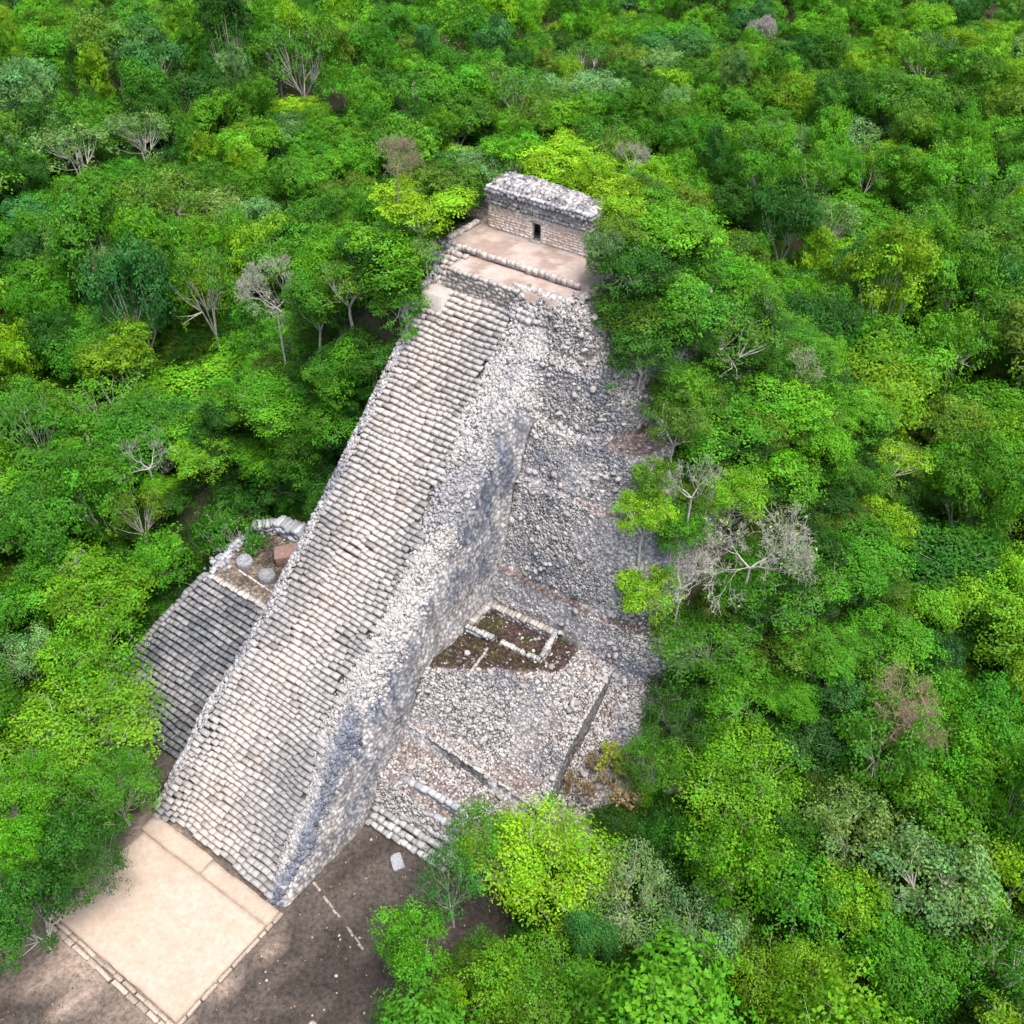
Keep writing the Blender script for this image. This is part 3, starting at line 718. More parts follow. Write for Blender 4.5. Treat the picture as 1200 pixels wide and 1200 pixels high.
# ------------------------------------------------------------------ ground
def grid_axis(lo, hi, fine_lo, fine_hi, fine, coarse):
    return np.unique(np.concatenate([np.arange(lo, fine_lo, coarse), np.arange(fine_lo, fine_hi, fine), np.arange(fine_hi, hi+.1, coarse)]))
gx = grid_axis(-1500, 1500, -110, 130, 1.6, 60); gy = grid_axis(-600, 2600, -10, 190, 1.6, 60)
X, Y = np.meshgrid(gx, gy, indexing='ij'); s, t = world2st(X, Y)
gz = ground_h(s, t) + (fbm(X*.08, Y*.08, 0, 81, 3)-.5)*.5*sstep(25, 35, np.hypot(s+2, t-12))
gz -= .12
n = fbm(X*.22, Y*.22, 0, 82, 5); n2 = fbm(X*.6, Y*.6, 0, 83, 4)
cg = mix(np.array([.060, .050, .038]), np.array([.035, .042, .020]), sstep(.4, .6, n))
clear = sstep(9, 2, rbox(s, t, -19, 10, -6, 31, 5))
cg = mix(cg, mix(np.array([.042, .036, .032]), np.array([.075, .065, .058]), sstep(.45, .62, n2)), clear)
# trodden sand spilt around the plaza
d_pl = rbox(s, t, -15.6, -1, -.5, 17.0, 1.0)
sand = sstep(1.9, -.9, d_pl + (n2-.5)*6.5)
cg = mix(cg, mix(np.array([.25, .20, .168]), np.array([.14, .112, .096]), sstep(.4, .65, n)), sand*clear)
i = np.arange(X.size).reshape(X.shape)
Fg = np.stack([i[:-1, :-1], i[1:, :-1], i[1:, 1:], i[:-1, 1:]], -1).reshape(-1, 4)
gr = obj('ground', mesh_from(np.stack([X, Y, gz], -1).reshape(-1, 3), Fg, 'ground', cg.reshape(-1, 3), smooth=True), M_SOIL)
tag(gr, kind='structure')
# litter of small stones and leaves over the clearing
r6 = R_(61); n = 3200; s = r6.uniform(-20, 10, n); t = r6.uniform(-8, 32, n)
k = (rbox(s, t, -12.8, 1, -.2, 17.4, .5) > .1) & (r6.rand(n) < .35+.65*sstep(.45, .6, fbm(s*.3, t*.3, 0, 9, 3))); s, t = s[k], t[k]
P = np.stack([O[0]+s*EU[0]+t*EV[0], O[1]+s*EU[1]+t*EV[1], np.full(len(s), -.09)], -1)
rd = np.clip(r6.gamma(2.2, .028, len(s)), .03, .22)
cl = np.where(r6.rand(len(s), 1) < .22, np.array([[.34, .31, .29]]), np.array([[.13, .09, .065]]))*r6.uniform(.6, 1.3, (len(s), 1))
v, f, cv = stones(P, rd, np.tile([0, 0, 1.0], (len(s), 1)), r6, cl, (.25, .6))
tag(obj('ground_litter', mesh_from(v, f, 'ground_litter', cv), M_STONE), 'small stones and dead leaves scattered over the dirt clearing', 'litter', kind='stuff')
rough_rock('loose_rock', st2world(-6.0, 25.6, -.15), (.95, .7, .6), 9, M_KERB, 'pale pinkish loose rock lying alone on the dirt clearing', 'rock')
rough_rock('loose_rock', st2world(9.0, 21.9, -.15), (1.6, 1.1, .5), 12, M_ALTAR, 'grey boulder on the dirt at the foot of the low steps', 'rock', blocky=True)
# thin line of buried stones running from the ramp across the dirt
w_ = wall_blocks((17.0, 3.2), (24.5, 1.2), -.15, .16, .22, wr, bl=(.3, .9), gap=.25, base=(.30, .27, .25))
o = obj('stone_line', mesh_from(w_[0], w_[1], 'stone_line', w_[2]), M_STEP); o.location = tuple(O); o.rotation_euler = (0, 0, ROT)
tag(o, 'thin line of half buried stones crossing the dirt beside the ramp', 'stone row')

# ------------------------------------------------------------------ trees
PAL = {'lime green': (.205, .450, .012), 'yellow-green': (.145, .340, .010), 'bright green': (.096, .315, .011), 'mid green': (.066, .235, .011),
       'deep green': (.034, .140, .011), 'blue-green': (.050, .195, .036), 'pale sage': (.150, .315, .080), 'olive green': (.108, .240, .018)}
UP = np.array([0, 0, 1.0])
def crown(seed, nl=34, per=130, rx=4.6, h0=3.0, h1=10.2, lobe=(1.0, 1.9), leaf=(.20, .38), dome=.8, sparse=1.0):
    r = R_(seed); P, Q = [], []
    zc = (h0+h1)/2; hz = (h1-h0)/2
    lob = []
    ir = 1+.28*np.sin(np.arange(5)*0+r.uniform(0, 6.28, 5)); ph = r.uniform(0, 6.28, 3); am = r.uniform(.06, .2, 3)
    for i in range(nl):
        a = r.uniform(0, 6.283); q = math.sqrt(r.uniform(0.02, 1)); k = 1+sum(am[j]*math.sin((j+2)*a+ph[j]) for j in range(3))
        zz = (math.sqrt(max(0, 1-(q*.92)**2))*dome + r.uniform(-.55, .12)) if r.rand() < .78 else r.uniform(-.9, .1)
        lr = r.uniform(*lobe)
        lob.append((np.array([math.cos(a)*q*(rx-lr*.6)*k, math.sin(a)*q*(rx-lr*.6)*k, zc+zz*(hz-lr*.3)]), lr))
    V, F, Ccol = [], [], []
    for c0, lr in lob:
        m = int(per*2.4*(lr/1.4)**2*sparse)
        d = r.normal(0, 1, (m, 3)); d[:, 2] = np.where(r.rand(m) < .75, np.abs(d[:, 2]), d[:, 2]); d /= np.linalg.norm(d, axis=1, keepdims=True)
        ns = max(6, int(17*(lr/1.3)**2)); sd = r.normal(0, 1, (ns, 3)); sd[:, 2] = np.where(r.rand(ns) < .75, np.abs(sd[:, 2]), sd[:, 2]); sd /= np.linalg.norm(sd, axis=1, keepdims=True)
        sc_ = c0 + sd*np.array([1, 1, .85])*(lr*r.uniform(.7, 1.12, ns))[:, None]; w_i = r.randint(0, ns, m); stn = r.uniform(.82, 1.18, ns)
        sr = r.uniform(.22, .42, ns)
        p = sc_[w_i] + r.normal(0, 1, (m, 3))*np.array([1, 1, .6])*sr[w_i][:, None]; d = sd[w_i]
        nrm = d*1.0 + UP*.30 + r.normal(0, .27, (m, 3)); nrm /= np.linalg.norm(nrm, axis=1, keepdims=True)
        x = np.cross(nrm, r.normal(0, 1, (m, 3))); x /= np.linalg.norm(x, axis=1, keepdims=True)+1e-9; y = np.cross(nrm, x)
        L = r.uniform(leaf[0], leaf[1], m)[:, None]; W = L*r.uniform(.45, .7, (m, 1))
        q4 = np.stack([p-x*L*.5, p+y*W*.5-nrm*L*.06, p+x*L*.5-UP*L*.12, p-y*W*.5-nrm*L*.06], 1)
        V.append(q4.reshape(-1, 3))
        tone = r.uniform(.68, 1.28)*stn[w_i]*r.uniform(.88, 1.12, m)
        hue = r.normal(0, .07, m) + r.normal(0, .06)
        cc = np.stack([tone*(1+hue*1.6), tone, tone*(1-hue)], -1); Ccol.append(np.repeat(np.clip(cc, .2, 2), 4, 0))
    V = np.concatenate(V); n = len(V)//4
    return V, np.arange(n*4).reshape(n, 4), np.concatenate(Ccol), lob
def trunk_segs(lob, r, h0, rad=.22, twigs=0):
    segs = []; fork = np.array([r.uniform(-.4, .4), r.uniform(-.4, .4), h0*r.uniform(.55, .8)])
    segs.append((np.array([0, 0, -1.5]), fork*.5+np.array([.15, .1, 0]), rad*1.25, rad)); segs.append((fork*.5+np.array([.15, .1, 0]), fork, rad, rad*.85))
    hubs = []
    for i in range(5):
        a = r.uniform(0, 6.28); e = fork+np.array([math.cos(a)*1.3, math.sin(a)*1.3, r.uniform(1.2, 2.6)]); segs.append((fork, e, rad*.7, rad*.42)); hubs.append(e)
    for c0, lr in lob:
        h = min(hubs, key=lambda q: np.linalg.norm(q[:2]-c0[:2])); mid = (h+c0)/2+r.normal(0, .22, 3)
        segs.append((h, mid, rad*.36, rad*.24)); segs.append((mid, c0+UP*lr*.15, rad*.24, rad*.08))
        for _ in range(twigs):
            d = r.normal(0, 1, 3); d[2] = abs(d[2]); d /= np.linalg.norm(d); segs.append((c0, c0+d*lr*1.15, rad*.11, rad*.03))
    return segs
SPEC = [dict(seed=1, nl=34, per=125, lobe=(1.0, 2.0)), dict(seed=2, nl=38, per=120, rx=5.0, h0=3.6, h1=9.8, dome=.8, lobe=(1.0, 2.1)), dict(seed=3, nl=28, per=140, rx=4.2, h1=11.0, lobe=(1.1, 2.2)),
        dict(seed=4, nl=26, per=120, rx=4.8, h0=4.8, h1=9.8, lobe=(1.0, 2.0), dome=.7), dict(seed=5, nl=46, per=110, rx=4.4, lobe=(.8, 1.5)),
        dict(seed=6, nl=34, per=120, rx=4.9, h0=2.6, lobe=(.9, 2.2), dome=1.0), dict(seed=7, nl=34, per=80, rx=4.7, h0=4.0, lobe=(.8, 1.6), sparse=.75), dict(seed=8, nl=28, per=80, rx=4.5, h0=4.0, h1=10.6, lobe=(.9, 1.7), sparse=.75),
        dict(seed=9, nl=48, per=105, rx=4.6, lobe=(.7, 1.5)), dict(seed=10, nl=30, per=130, rx=4.3, h0=2.6, h1=11.4, lobe=(1.0, 2.0), dome=1.05),
        dict(seed=11, nl=80, per=130, rx=4.7, h0=3.0, h1=9.8, lobe=(.7, 1.3), leaf=(.14, .27), dome=.9), dict(seed=12, nl=64, per=90, rx=4.8, h0=3.8, h1=9.6, lobe=(.65, 1.25), leaf=(.14, .27), dome=.75)]
CM, TM = [], []
for k, sp in enumerate(SPEC):
    sp = dict(sp); V, F, Cc, lob = crown(**sp)
    me = mesh_from(V, F, 'crown', Cc); me.materials.append(M_LEAF); CM.append(me)
    sg = trunk_segs(lob, R_(900+k), sp.get('h0', 5.2), .19, 2 if k in (6, 7, 11) else 1)
    v, f = tubes(sg, 5); tm = mesh_from(v, f, 'trunk', smooth=True); tm.materials.append(M_BARE if k == 11 else M_BARK); TM.append(tm)
SPARSE = (6, 7, 11); BIG = (10, 11)
_gs = np.arange(-120, 420, 1.0); _gt = np.arange(-330, 380, 1.0)
_GS, _GT = np.meshgrid(_gs, _gt, indexing='ij'); _b = body(_GS, _GT, False)[0]
_MG = mound(_GS, _GT); _TG = np.maximum(_MG, np.where((_GS > 0) & (_GS < 62) & (_GT > -24) & (_GT < 44), _b, 0))
def terrain(x, y):
    s, t = world2st(x, y); return float(_TG[min(max(int(round(s+120)), 0), len(_gs)-1), min(max(int(round(t+330)), 0), len(_gt)-1)])
def locate(px, py, hc):
    """walk down the sight line until the crown centre would stand hc above the terrain"""
    d = Fv*FPX + np.array([1, 0, 0])*(px-600) - Uv*(py-600); d = d/np.linalg.norm(d); k = 20.0
    while k < 900:
        p = Cv+d*k
        if p[2] <= terrain(p[0], p[1])+hc: return p, k*(d @ Fv)
        k += .4
    return p, k
rng = R_(2024)
trees = []      # dicts: x,y,z,scale(rx),sz,rot,variant,pal
def add_tree(x, y, z, sc, sz, var, pal, hand=False):
    c = np.array(PAL[pal])*rng.uniform(.76, 1.08)*np.array([rng.uniform(.85, 1.15), 1, rng.uniform(.8, 1.3)])
    trees.append(dict(x=x, y=y, z=z, sc=sc, sz=sz, rot=rng.uniform(0, 6.28), var=var, pal=pal, c=c, hand=hand))
HAND = [  # crown centre in the photo, crown width in photo pixels, colour, variant
 (632, 1005, 175, 'lime green', 10), (560, 985, 90, 'bright green', 7), (528, 1035, 85, 'blue-green', 7), (738, 1045, 135, 'pale sage', 11), (487, 1105, 95, 'bright green', 0),
 (585, 1150, 110, 'yellow-green', 4), (665, 1165, 150, 'bright green', 10), (520, 1185, 90, 'yellow-green', 4), (822, 1088, 105, 'pale sage', 8), (690, 1095, 70, 'blue-green', 2),
 (868, 895, 165, 'yellow-green', 10), (940, 1045, 130, 'mid green', 4), (1000, 970, 120, 'pale sage', 8), (1090, 960, 130, 'mid green', 5), (905, 985, 90, 'deep green', 0),
 (1105, 835, 90, 'bright green', 2), (1180, 1120, 120, 'mid green', 6), (1060, 1130, 120, 'mid green', 1), (930, 1150, 130, 'yellow-green', 10), (800, 1165, 90, 'deep green', 2),
 (85, 845, 185, 'yellow-green', 10), (30, 925, 110, 'bright green', 10), (85, 985, 110, 'deep green', 4), (20, 1000, 90, 'bright green', 2), (130, 915, 100, 'mid green', 10), (105, 1003, 78, 'deep green', 10), (30, 1065, 100, 'deep green', 5),
 (190, 655, 85, 'bright green', 4), (240, 535, 80, 'yellow-green', 8), (125, 475, 120, 'bright green', 7), (235, 450, 150, 'bright green', 5), (335, 475, 130, 'bright green', 10),
 (60, 560, 120, 'mid green', 1), (110, 690, 130, 'yellow-green', 1), (30, 690, 90, 'mid green', 0), (30, 770, 80, 'pale sage', 8), (430, 430, 80, 'deep green', 0), (400, 500, 90, 'mid green', 5),
 (280, 590, 80, 'deep green', 4), (335, 560, 90, 'deep green', 0), (160, 600, 70, 'olive green', 6), (470, 370, 80, 'mid green', 4), (450, 300, 120, 'bright green', 5),
 (490, 245, 110, 'lime green', 3), (545, 190, 80, 'lime green', 1), (660, 190, 110, 'lime green', 1), (600, 175, 70, 'bright green', 3), (720, 235, 90, 'lime green', 3),
 (708, 288, 50, 'pale sage', 8), (740, 330, 110, 'deep green', 4), (725, 275, 70, 'olive green', 4), (790, 280, 110, 'bright green', 1), (850, 300, 110, 'lime green', 3), (800, 370, 110, 'mid green', 5),
 (750, 430, 95, 'deep green', 4), (800, 450, 90, 'bright green', 4), (860, 400, 110, 'mid green', 6), (845, 500, 130, 'bright green', 2), (790, 510, 80, 'olive green', 8), (905, 470, 110, 'bright green', 5),
 (752, 625, 78, 'lime green', 8), (764, 690, 84, 'lime green', 8), (845, 570, 100, 'yellow-green', 10), (800, 620, 80, 'mid green', 4), (830, 740, 130, 'mid green', 10), (800, 820, 100, 'deep green', 10),
 (900, 700, 120, 'mid green', 6), (900, 560, 110, 'bright green', 5), (1000, 640, 120, 'mid green', 1), (1090, 640, 150, 'deep green', 5), (1140, 560, 130, 'bright green', 1), (1160, 720, 120, 'yellow-green', 5),
 (980, 810, 70, 'blue-green', 8), (1040, 740, 110, 'bright green', 0), (1100, 770, 60, 'blue-green', 8), (1130, 900, 110, 'bright green', 5), (960, 760, 90, 'mid green', 0),
 (60, 150, 130, 'pale sage', 1), (20, 110, 80, 'pale sage', 3), (265, 245, 100, 'pale sage', 3), (130, 140, 60, 'bright green', 2), (350, 130, 70, 'lime green', 1), (560, 130, 60, 'olive green', 3),
 (755, 45, 50, 'lime green', 3), (890, 170, 70, 'pale sage', 7), (1010, 160, 90, 'pale sage', 7), (955, 345, 80, 'blue-green', 3), (1000, 250, 100, 'bright green', 1), (1140, 260, 90, 'bright green', 2),
 (915, 330, 60, 'bright green', 0), (1095, 215, 40, 'yellow-green', 8), (650, 120, 60, 'olive green', 3), (640, 105, 50, 'pale sage', 2), (1150, 640, 60, 'mid green', 2), (1165, 480, 110, 'bright green', 1),
 (370, 250, 110, 'mid green', 2), (120, 380, 110, 'bright green', 0), (40, 340, 90, 'bright green', 9), (220, 310, 110, 'mid green', 0), (40, 470, 90, 'mid green', 5), (320, 400, 110, 'bright green', 5),
 (410, 345, 90, 'olive green', 6), (180, 210, 90, 'mid green', 1), (352, 528, 80, 'mid green', 5), (378, 552, 60, 'deep green', 4), (318, 540, 80, 'bright green', 0), (400, 470, 70, 'mid green', 5), (770, 560, 60, 'olive green', 8), (775, 890, 90, 'mid green', 10), (868, 802, 95, 'mid green', 5), (780, 980, 70, 'deep green', 4), (1000, 1060, 110, 'yellow-green', 4),
]
for px, py, w, pal, var in HAND:
    on_mound = None
    p, dep = locate(px, py, 8.0); g = terrain(p[0], p[1])
    rx = w/2/FPX*dep
    small = g > 5
    hz = 6.2 if small else 9.0
    p, dep = locate(px, py, hz*.8); g = terrain(p[0], p[1]); rx = w/2/FPX*dep
    sz = (hz*.8)/7.4
    add_tree(p[0], p[1], g-.3, rx/4.7, sz, var, pal, True)
for (s_, t_, r_, pal_) in ((31.5, -4.5, 3.0, 'deep green'), (33.5, -9.0, 3.6, 'mid green'), (31.0, -13.0, 3.6, 'deep green'), (36.5, -4.0, 3.2, 'bright green'), (37.5, -9.5, 3.6, 'mid green'), (35.0, -14.5, 4.0, 'bright green'), (40.5, -3.6, 3.0, 'deep green'), (41.5, -8.5, 3.8, 'bright green')):
    w_ = st2world(s_, t_); add_tree(w_[0], w_[1], terrain(w_[0], w_[1])-.3, r_/4.7, rng.uniform(.75, .95), rng.randint(0, 6), pal_, False)
# the rest of the forest
taken = np.array([[a['x'], a['y'], a['sc']*4.7] for a in trees])
cell = {}
def near_ok(x, y, r_):
    if len(taken) and (np.hypot(taken[:, 0]-x, taken[:, 1]-y) < (taken[:, 2]*.70+r_*.5)).any(): return False
    ci, cj = int(x//8), int(y//8)
    for a in range(ci-1, ci+2):
        for b in range(cj-1, cj+2):
            for (u, v, q) in cell.get((a, b), ()):
                if math.hypot(u-x, v-y) < (q+r_)*.62: return False
    return True
def forbidden(s, t, r_):
    if max(abs(s+4.5)-12.5, abs(t-11.75)-15.25) < r_*.55-1: return True                 # clearing
    if s < -7 and -22 < t < 32: return True
    if -13.2 < t < 2 and 1 < s < 29.3: return True                                                   # side platform
    if -1.5-r_*.45 < t < 17 and -2 < s < 45: return True                                         # ramp
    if .2-r_*.6 < t < 17.5+r_*.45 and 42 < s < 56.0+r_*.4: return True                            # summit
    if 15 < t < 31+r_*.4 and s < 24 and s > -6: return True                                      # apron, ruins, and dirt beyond
    if s <= 45 and t > 15:                                                                       # rubble terraces
        lim = np.interp(s, [10, 20, 26, 31, 34, 38, 42, 45], [31, 33, 38, 38.5, 37.5, 33.0, 28.0, 23.0])
        if t < lim + r_*.75: return True
    return False
pw = [('bright green', .27), ('mid green', .27), ('deep green', .12), ('yellow-green', .12), ('olive green', .08), ('pale sage', .06), ('blue-green', .035), ('lime green', .05)]
pn = [a for a, _ in pw]; pc = np.array([b for _, b in pw]); pc /= pc.sum()
tries = 0
while tries < 26000:
    tries += 1
    y = 6+430*rng.rand(); x = rng.uniform(-1, 1)*(62+.62*y)
    r_ = rng.uniform(3.4, 6.2) if rng.rand() < .72 else rng.uniform(6.0, 8.6)
    s, t = world2st(x, y); g = terrain(x, y)
    if g > 4: r_ = min(r_, rng.uniform(2.4, 4.2))
    if forbidden(s, t, r_) or not near_ok(x, y, r_): continue
    cell.setdefault((int(x//8), int(y//8)), []).append((x, y, r_))
    H = r_*1.15+rng.uniform(4.0, 11.0) if g < 4 else rng.uniform(5.5, 8.5)
    H *= .72+.56*float(noise(x*.03, y*.03, 0, 99))
    bias = float(noise(x*.035, y*.035, 0, 98))
    pp = pc.copy()
    if bias > .6: pp *= np.array([1.5, .8, .4, 1.6, 1, 1, .6, 2])
    if bias < .4: pp *= np.array([.7, 1.2, 2.0, .6, 1, 1, 1.6, .3])
    if g > 8: pp *= np.array([2.0, .7, .3, 1.8, .7, .8, .4, 3.6])
    pal = pn[rng.choice(8, p=pp/pp.sum())]
    add_tree(x, y, g-.3, r_/4.7, H/9.6, rng.randint(0, 10), pal)
# project, choose the 300 largest in view as single trees
P = np.array([[a['x'], a['y'], a['z']+7.4*a['sz']] for a in trees]); PX, PY, PD = project(P)
RAD = np.array([a['sc']*4.7 for a in trees])*FPX/np.maximum(PD, 1)
inview = (PD > 5) & (PX > -RAD*.8) & (PX < 1200+RAD*.8) & (PY > -RAD*.8) & (PY < 1200+RAD*.8)
score = np.where(inview, RAD, -1) + np.array([1000.0*a['hand'] for a in trees])*inview
order = np.argsort(-score); single = [i for i in order[:285] if inview[i]]; rest = [i for i in range(len(trees)) if i not in set(single)]
LM = [('the temple roof', 640, 225), ('the top of the stairs', 550, 340), ('the bare white tree', 870, 625), ('the pinkish leafless tree', 1055, 825), ('the two altar stones', 300, 668),
      ('the beige plaza', 180, 1085), ('the grey-brown leafless tree', 462, 178), ('the rust-coloured tree', 127, 306), ("the photo's top left corner", 0, 0), ("the photo's top right corner", 1200, 0),
      ("the photo's bottom right corner", 1200, 1200), ('the huge lime tree', 632, 1005), ("the middle of the photo's left edge", 0, 560), ("the middle of the photo's right edge", 1200, 480), ('the pale leafless tree', 320, 350), ('the lilac-grey leafless tree', 895, 30)]
DIRS = ['right of', 'below right of', 'below', 'below left of', 'left of', 'above left of', 'above', 'above right of']
ORD = ['nearest', 'second nearest', 'third nearest', 'fourth nearest', 'fifth nearest', 'sixth nearest', 'seventh nearest', 'eighth nearest', 'ninth nearest', 'tenth nearest']
keys = {}
for i in single:
    k = min(range(len(LM)), key=lambda q: math.hypot(PX[i]-LM[q][1], PY[i]-LM[q][2])); dx, dy = PX[i]-LM[k][1], PY[i]-LM[k][2]
    o8 = int(round(math.atan2(dy, dx)/(math.pi/4))) % 8
    keys.setdefault((trees[i]['pal'], k, o8), []).append((math.hypot(dx, dy), i))
labels = {}
for (pal, k, o8), lst in keys.items():
    for q, (_, i) in enumerate(sorted(lst)):
        labels[i] = '%s tree %s %s' % (pal, DIRS[o8], LM[k][0]) if len(lst) == 1 else '%s %s tree %s %s' % (ORD[min(q, 9)], pal, DIRS[o8], LM[k][0])
hl = max(single, key=lambda i: (trees[i]['hand'], -abs(PX[i]-632)-abs(PY[i]-1005)))
labels[hl] = 'huge lime green tree with a dense crown in front of the rubble apron'
for i in single:
    a = trees[i]; e = empty('broadleaf_tree', (a['x'], a['y'], a['z']), a['rot']); e.scale = (a['sc'], a['sc'], a['sz'])
    tag(e, labels[i], 'tree', 'broadleaf trees of the forest')
    o = obj('trunk', TM[a['var']], None, e); o = obj('crown', CM[a['var']], None, e); o['tint'] = [float(q) for q in a['c']]
# the far and small remainder as one wood
src = bpy.data.collections.new('wood_sources')
for k in range(10):
    for nm, me in (('wood_%02d_a' % k, CM[k]),):
        so = bpy.data.objects.new(nm, me); src.objects.link(so)
pm = bpy.data.meshes.new('wood_points'); pm.from_pydata([(trees[i]['x'], trees[i]['y'], trees[i]['z']) for i in rest], [], [])
def pattr(nm, typ, vals, f):
    a = pm.attributes.new(nm, typ, 'POINT'); a.data.foreach_set(f, np.asarray(vals, np.float32 if typ != 'INT' else np.int32).ravel())
pattr('tint', 'FLOAT_VECTOR', [trees[i]['c'] for i in rest], 'vector')
pattr('vscale', 'FLOAT_VECTOR', [(trees[i]['sc'], trees[i]['sc'], trees[i]['sz']) for i in rest], 'vector')
pattr('vrot', 'FLOAT_VECTOR', [(0, 0, trees[i]['rot']) for i in rest], 'vector')
pattr('variant', 'INT', [trees[i]['var'] % 10 for i in rest], 'value')
wo = obj('distant_forest', pm); tag(wo, 'unbroken green forest canopy stretching away behind the pyramid', 'forest', kind='stuff')
ng = bpy.data.node_groups.new('forest_nodes', 'GeometryNodeTree')
ng.interface.new_socket('Geometry', in_out='INPUT', socket_type='NodeSocketGeometry'); ng.interface.new_socket('Geometry', in_out='OUTPUT', socket_type='NodeSocketGeometry')
gi, go = ng.nodes.new('NodeGroupInput'), ng.nodes.new('NodeGroupOutput')
iop = ng.nodes.new('GeometryNodeInstanceOnPoints'); ci = ng.nodes.new('GeometryNodeCollectionInfo')
ci.inputs['Collection'].default_value = src; ci.inputs['Separate Children'].default_value = True; ci.inputs['Reset Children'].default_value = True
def na(nm, typ):
    n = ng.nodes.new('GeometryNodeInputNamedAttribute'); n.data_type = typ; n.inputs[0].default_value = nm
    return next(o for o in n.outputs if o.enabled and o.name == 'Attribute')
ng.links.new(gi.outputs[0], iop.inputs['Points']); ng.links.new(ci.outputs[0], iop.inputs['Instance']); iop.inputs['Pick Instance'].default_value = True
ng.links.new(na('variant', 'INT'), iop.inputs['Instance Index']); ng.links.new(na('vscale', 'FLOAT_VECTOR'), iop.inputs['Scale'])
e2r = ng.nodes.new('FunctionNodeEulerToRotation'); ng.links.new(na('vrot', 'FLOAT_VECTOR'), e2r.inputs[0]); ng.links.new(e2r.outputs[0], iop.inputs['Rotation'])
ng.links.new(iop.outputs[0], go.inputs[0])
md = wo.modifiers.new('forest', 'NODES'); md.node_group = ng

# low undergrowth filling the forest floor between the trunks
ug = []
r8 = R_(88)
for _ in range(5200):
    y = 4+230*r8.rand()**1.15; x = r8.uniform(-1, 1)*(50+.62*y); s, t = world2st(x, y)
    if forbidden(s, t, 3.0): continue
    ug.append((x, y, terrain(x, y)-.4, r8.uniform(.45, .85), r8.uniform(.28, .55), r8.uniform(0, 6.28), r8.randint(0, 10), np.array(PAL[('deep green', 'mid green', 'olive green', 'deep green')[r8.randint(4)]])*r8.uniform(.4, .75)))  # tint scaled down so gaps between crowns read as deep shade
for _ in range(90):
    s, t = r8.uniform(29.6, 37), r8.uniform(-13, -1.2); w_ = st2world(s, t); ug.append((w_[0], w_[1], terrain(w_[0], w_[1])-.8, r8.uniform(.3, .5), r8.uniform(.25, .45), r8.uniform(0, 6.28), r8.randint(0, 10), np.array(PAL['deep green'])*r8.uniform(.8, 1.4)))
pm = bpy.data.meshes.new('undergrowth_points'); pm.from_pydata([u[:3] for u in ug], [], [])
pattr('tint', 'FLOAT_VECTOR', [u[7] for u in ug], 'vector'); pattr('vscale', 'FLOAT_VECTOR', [(u[3], u[3], u[4]) for u in ug], 'vector')
pattr('vrot', 'FLOAT_VECTOR', [(0, 0, u[5]) for u in ug], 'vector'); pattr('variant', 'INT', [u[6] for u in ug], 'value')
uo = obj('undergrowth', pm); tag(uo, 'dense low green undergrowth on the forest floor between the trees', 'undergrowth', kind='stuff')
uo.modifiers.new('forest', 'NODES').node_group = ng

# ---- leafless trees
def bare_mesh(seed, h=7.5, spread=1.0, depth=6, mat=None, rad=.20, up=.18, split=(2, 3), ln=2.3, trunk=3.0):
    r = R_(seed); segs = []
    def grow(p, d, l, ra, k):
        q = p
        for _ in range(2):
            d2 = d + r.normal(0, .16, 3); d2 /= np.linalg.norm(d2); e = q+d2*l*.5; segs.append((q, e, ra, ra*.86)); q = e; d = d2; ra *= .86
        if k == 0: return
        nb = r.randint(split[0], split[1]+1)
        for b in range(nb):
            nd = d + r.normal(0, .46*spread, 3) + UP*up; nd /= np.linalg.norm(nd)
            grow(q, nd, l*r.uniform(.72, .93), max(ra*r.uniform(.58, .78), .022), k-1)
    base = np.array([0, 0, -9.0]); top = np.array([r.uniform(-.5, .5), r.uniform(-.5, .5), trunk]); segs.append((base, top, rad*1.3, rad))
    for b in range(4):
        a = b*1.57+r.uniform(-.5, .5); d = np.array([math.cos(a)*spread, math.sin(a)*spread, .75]); d /= np.linalg.norm(d); grow(top, d, ln, rad*.75, depth-1)
    return segs
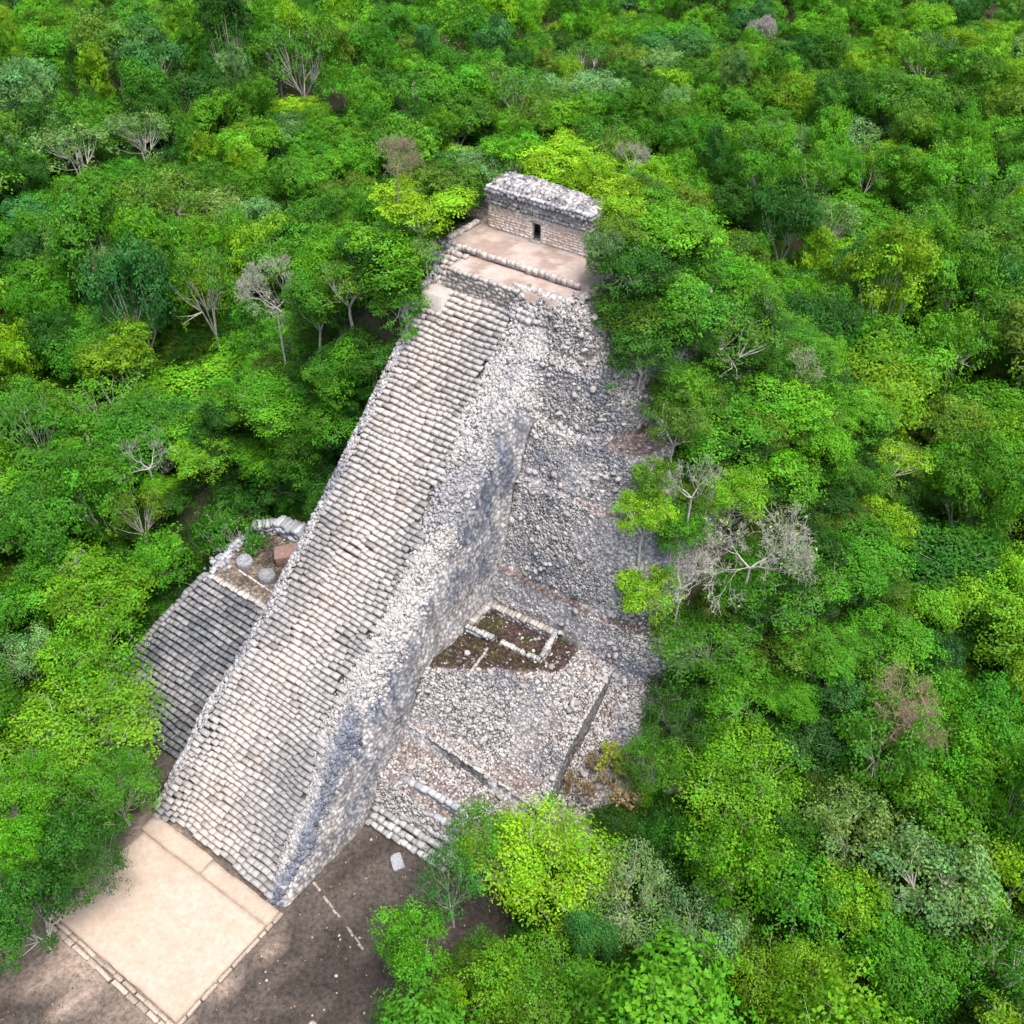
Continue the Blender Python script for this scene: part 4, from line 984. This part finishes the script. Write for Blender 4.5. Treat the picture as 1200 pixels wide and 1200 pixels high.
def bare_tree(name, px, py, w, seed, mat, label, hc=8.0, wid=5.0, foliage=None, **kw):
    segs = bare_mesh(seed, **kw); nk = 0
    e0, d0 = locate(px, py, hc); p = e0; g = terrain(p[0], p[1])
    e = empty(name, (p[0], p[1], g), seed*1.3); tag(e, label, 'tree', 'leafless and thin trees')
    pts = np.array([q[1] for q in segs]); ext = np.percentile(np.hypot(pts[:, 0], pts[:, 1]), 96); zc = np.median(pts[:, 2])
    sc = (w/2/FPX*d0)/ext; sz = float(np.clip(hc/max(zc, 1e-3), .8*sc, 1.25*sc)); e.scale = (sc, sc, sz); e.location.z = g + hc - zc*sz
    thick = [q for q in segs if q[2] > .06]; thin = [q for q in segs if q[2] <= .06]
    v, f = tubes(thick, 6); obj('trunk', mesh_from(v, f, 'trunk', smooth=True), mat, e)
    v, f = tubes([(a, b, r0*1.05, r1*1.05) for a, b, r0, r1 in thin], 3); obj('twigs', mesh_from(v, f, 'twigs'), mat, e)
    if foliage:
        pal, m = foliage; r = R_(seed+5); k = r.randint(0, len(thin), m); P = pts[-len(pts):]; P = np.array([q[1] for q in thin])[k]+r.normal(0, .25, (m, 3))
        nrm = r.normal(0, .6, (m, 3))+UP; nrm /= np.linalg.norm(nrm, axis=1, keepdims=True); x = np.cross(nrm, r.normal(0, 1, (m, 3))); x /= np.linalg.norm(x, axis=1, keepdims=True); y = np.cross(nrm, x)
        L = r.uniform(.16, .34, (m, 1)); q4 = np.stack([P-x*L, P+y*L*.6, P+x*L, P-y*L*.6], 1).reshape(-1, 3)
        o = obj('leaves', mesh_from(q4, np.arange(4*m).reshape(m, 4), 'leaves', np.repeat(r.uniform(.7, 1.3, (m, 1)), 4, 0)*np.ones((1, 3))), M_LEAF, e); o['tint'] = [float(c_) for c_ in pal]
    return e
bare_tree('bare_tree', 880, 640, 170, 21, M_BARE, 'large leafless white-barked tree with fine branches beside the rubble terraces', hc=9.5, depth=8, spread=1.3, ln=2.6, up=.1, foliage=((.26, .32, .16), 350))
bare_tree('bare_tree', 810, 575, 95, 22, M_BARE, 'smaller bleached bare tree touching the rubble edge left of the large leafless one', hc=9.0, depth=6, spread=1.0)
bare_tree('bare_tree', 800, 665, 80, 27, M_BARE, 'bare white forked branches just above the lime clumps at the rubble edge', hc=8.0, depth=5, spread=1.2)
bare_tree('bare_tree', 1055, 828, 105, 23, M_TWIG_PINK, 'leafless tree with pinkish brown twigs among green crowns at right', hc=11.0, depth=8, spread=1.2, up=.1)
bare_tree('bare_tree', 462, 178, 62, 24, M_TWIG_GREY, 'rounded grey-brown leafless crown left of and behind the temple', hc=13.0, depth=8, spread=1.1, up=.25, foliage=((.20, .17, .10), 1500))
bare_tree('bare_tree', 895, 28, 40, 25, M_TWIG_LILAC, 'small lilac-grey leafless crown near the top edge of the photo', hc=13.0, depth=8, spread=1.0, up=.25, foliage=((.30, .27, .27), 1200))
bare_tree('bare_tree', 322, 352, 85, 26, M_BARE, 'pale whitish twiggy crown among green trees left of the upper stairs', hc=11.5, depth=8, spread=1.1, up=.3, foliage=((.20, .30, .12), 500))
bare_tree('bare_tree', 127, 306, 55, 28, M_BARE, 'rust and orange leaved small crown at left of the photo', hc=13.0, depth=7, spread=1.0, foliage=((.34, .19, .04), 1200))
bare_tree('bare_tree', 80, 658, 70, 29, M_BARE, 'pale bare twigs poking out of green crowns left of the side platform', hc=8.0, depth=6, spread=1.1)
bare_tree('bare_tree', 170, 535, 85, 30, M_BARE, 'white leafless tree with a long leaning trunk in the left forest', hc=9.0, depth=6, spread=1.2, trunk=5.0)
bare_tree('bare_tree', 740, 178, 45, 31, M_TWIG_LILAC, 'greyish thin crown behind and right of the temple roof', hc=8.0, depth=6, spread=1.0, foliage=((.24, .24, .18), 900))
bare_tree('bare_tree', 945, 425, 50, 32, M_BARE, 'bone-coloured twiggy crown on the overgrown slope right of the pyramid', hc=8.0, depth=6, spread=1.1, foliage=((.26, .26, .15), 400))
bare_tree('bare_tree', 990, 385, 50, 33, M_BARE, 'thin straw-pale crown at the foot of the overgrown slope', hc=9.0, depth=6, spread=1.1, foliage=((.24, .24, .12), 700))
bare_tree('bare_tree', 500, 290, 40, 34, M_BARE, 'slender white trunk beside the left edge of the summit', hc=5.0, depth=5, spread=.8, trunk=4.0, foliage=((.14, .30, .03), 500))
# dry shrubs at the foot of the rubble
for q, (px, py, w, pal) in enumerate(((690, 915, 60, (.20, .15, .09)), (735, 920, 65, (.24, .19, .10)), (715, 890, 45, (.24, .30, .03)), (765, 945, 50, (.20, .15, .10)))):
    e = bare_tree('dry_shrub', px, py, w, 60+q, M_TWIG_STRAW, ['brown dry shrub right of the smooth apron edge wall', 'straw-brown dry shrub at the middle of the rubble foot', 'small shrub with yellow-green leaves over the dry brush', 'dry twiggy shrub nearest the dense right forest'][q], hc=1.6, depth=5, spread=1.3, trunk=.5, rad=.09, ln=1.2, foliage=(pal, 700))
    e['category'] = 'shrub'; e['group'] = 'dry shrubs at the rubble foot'
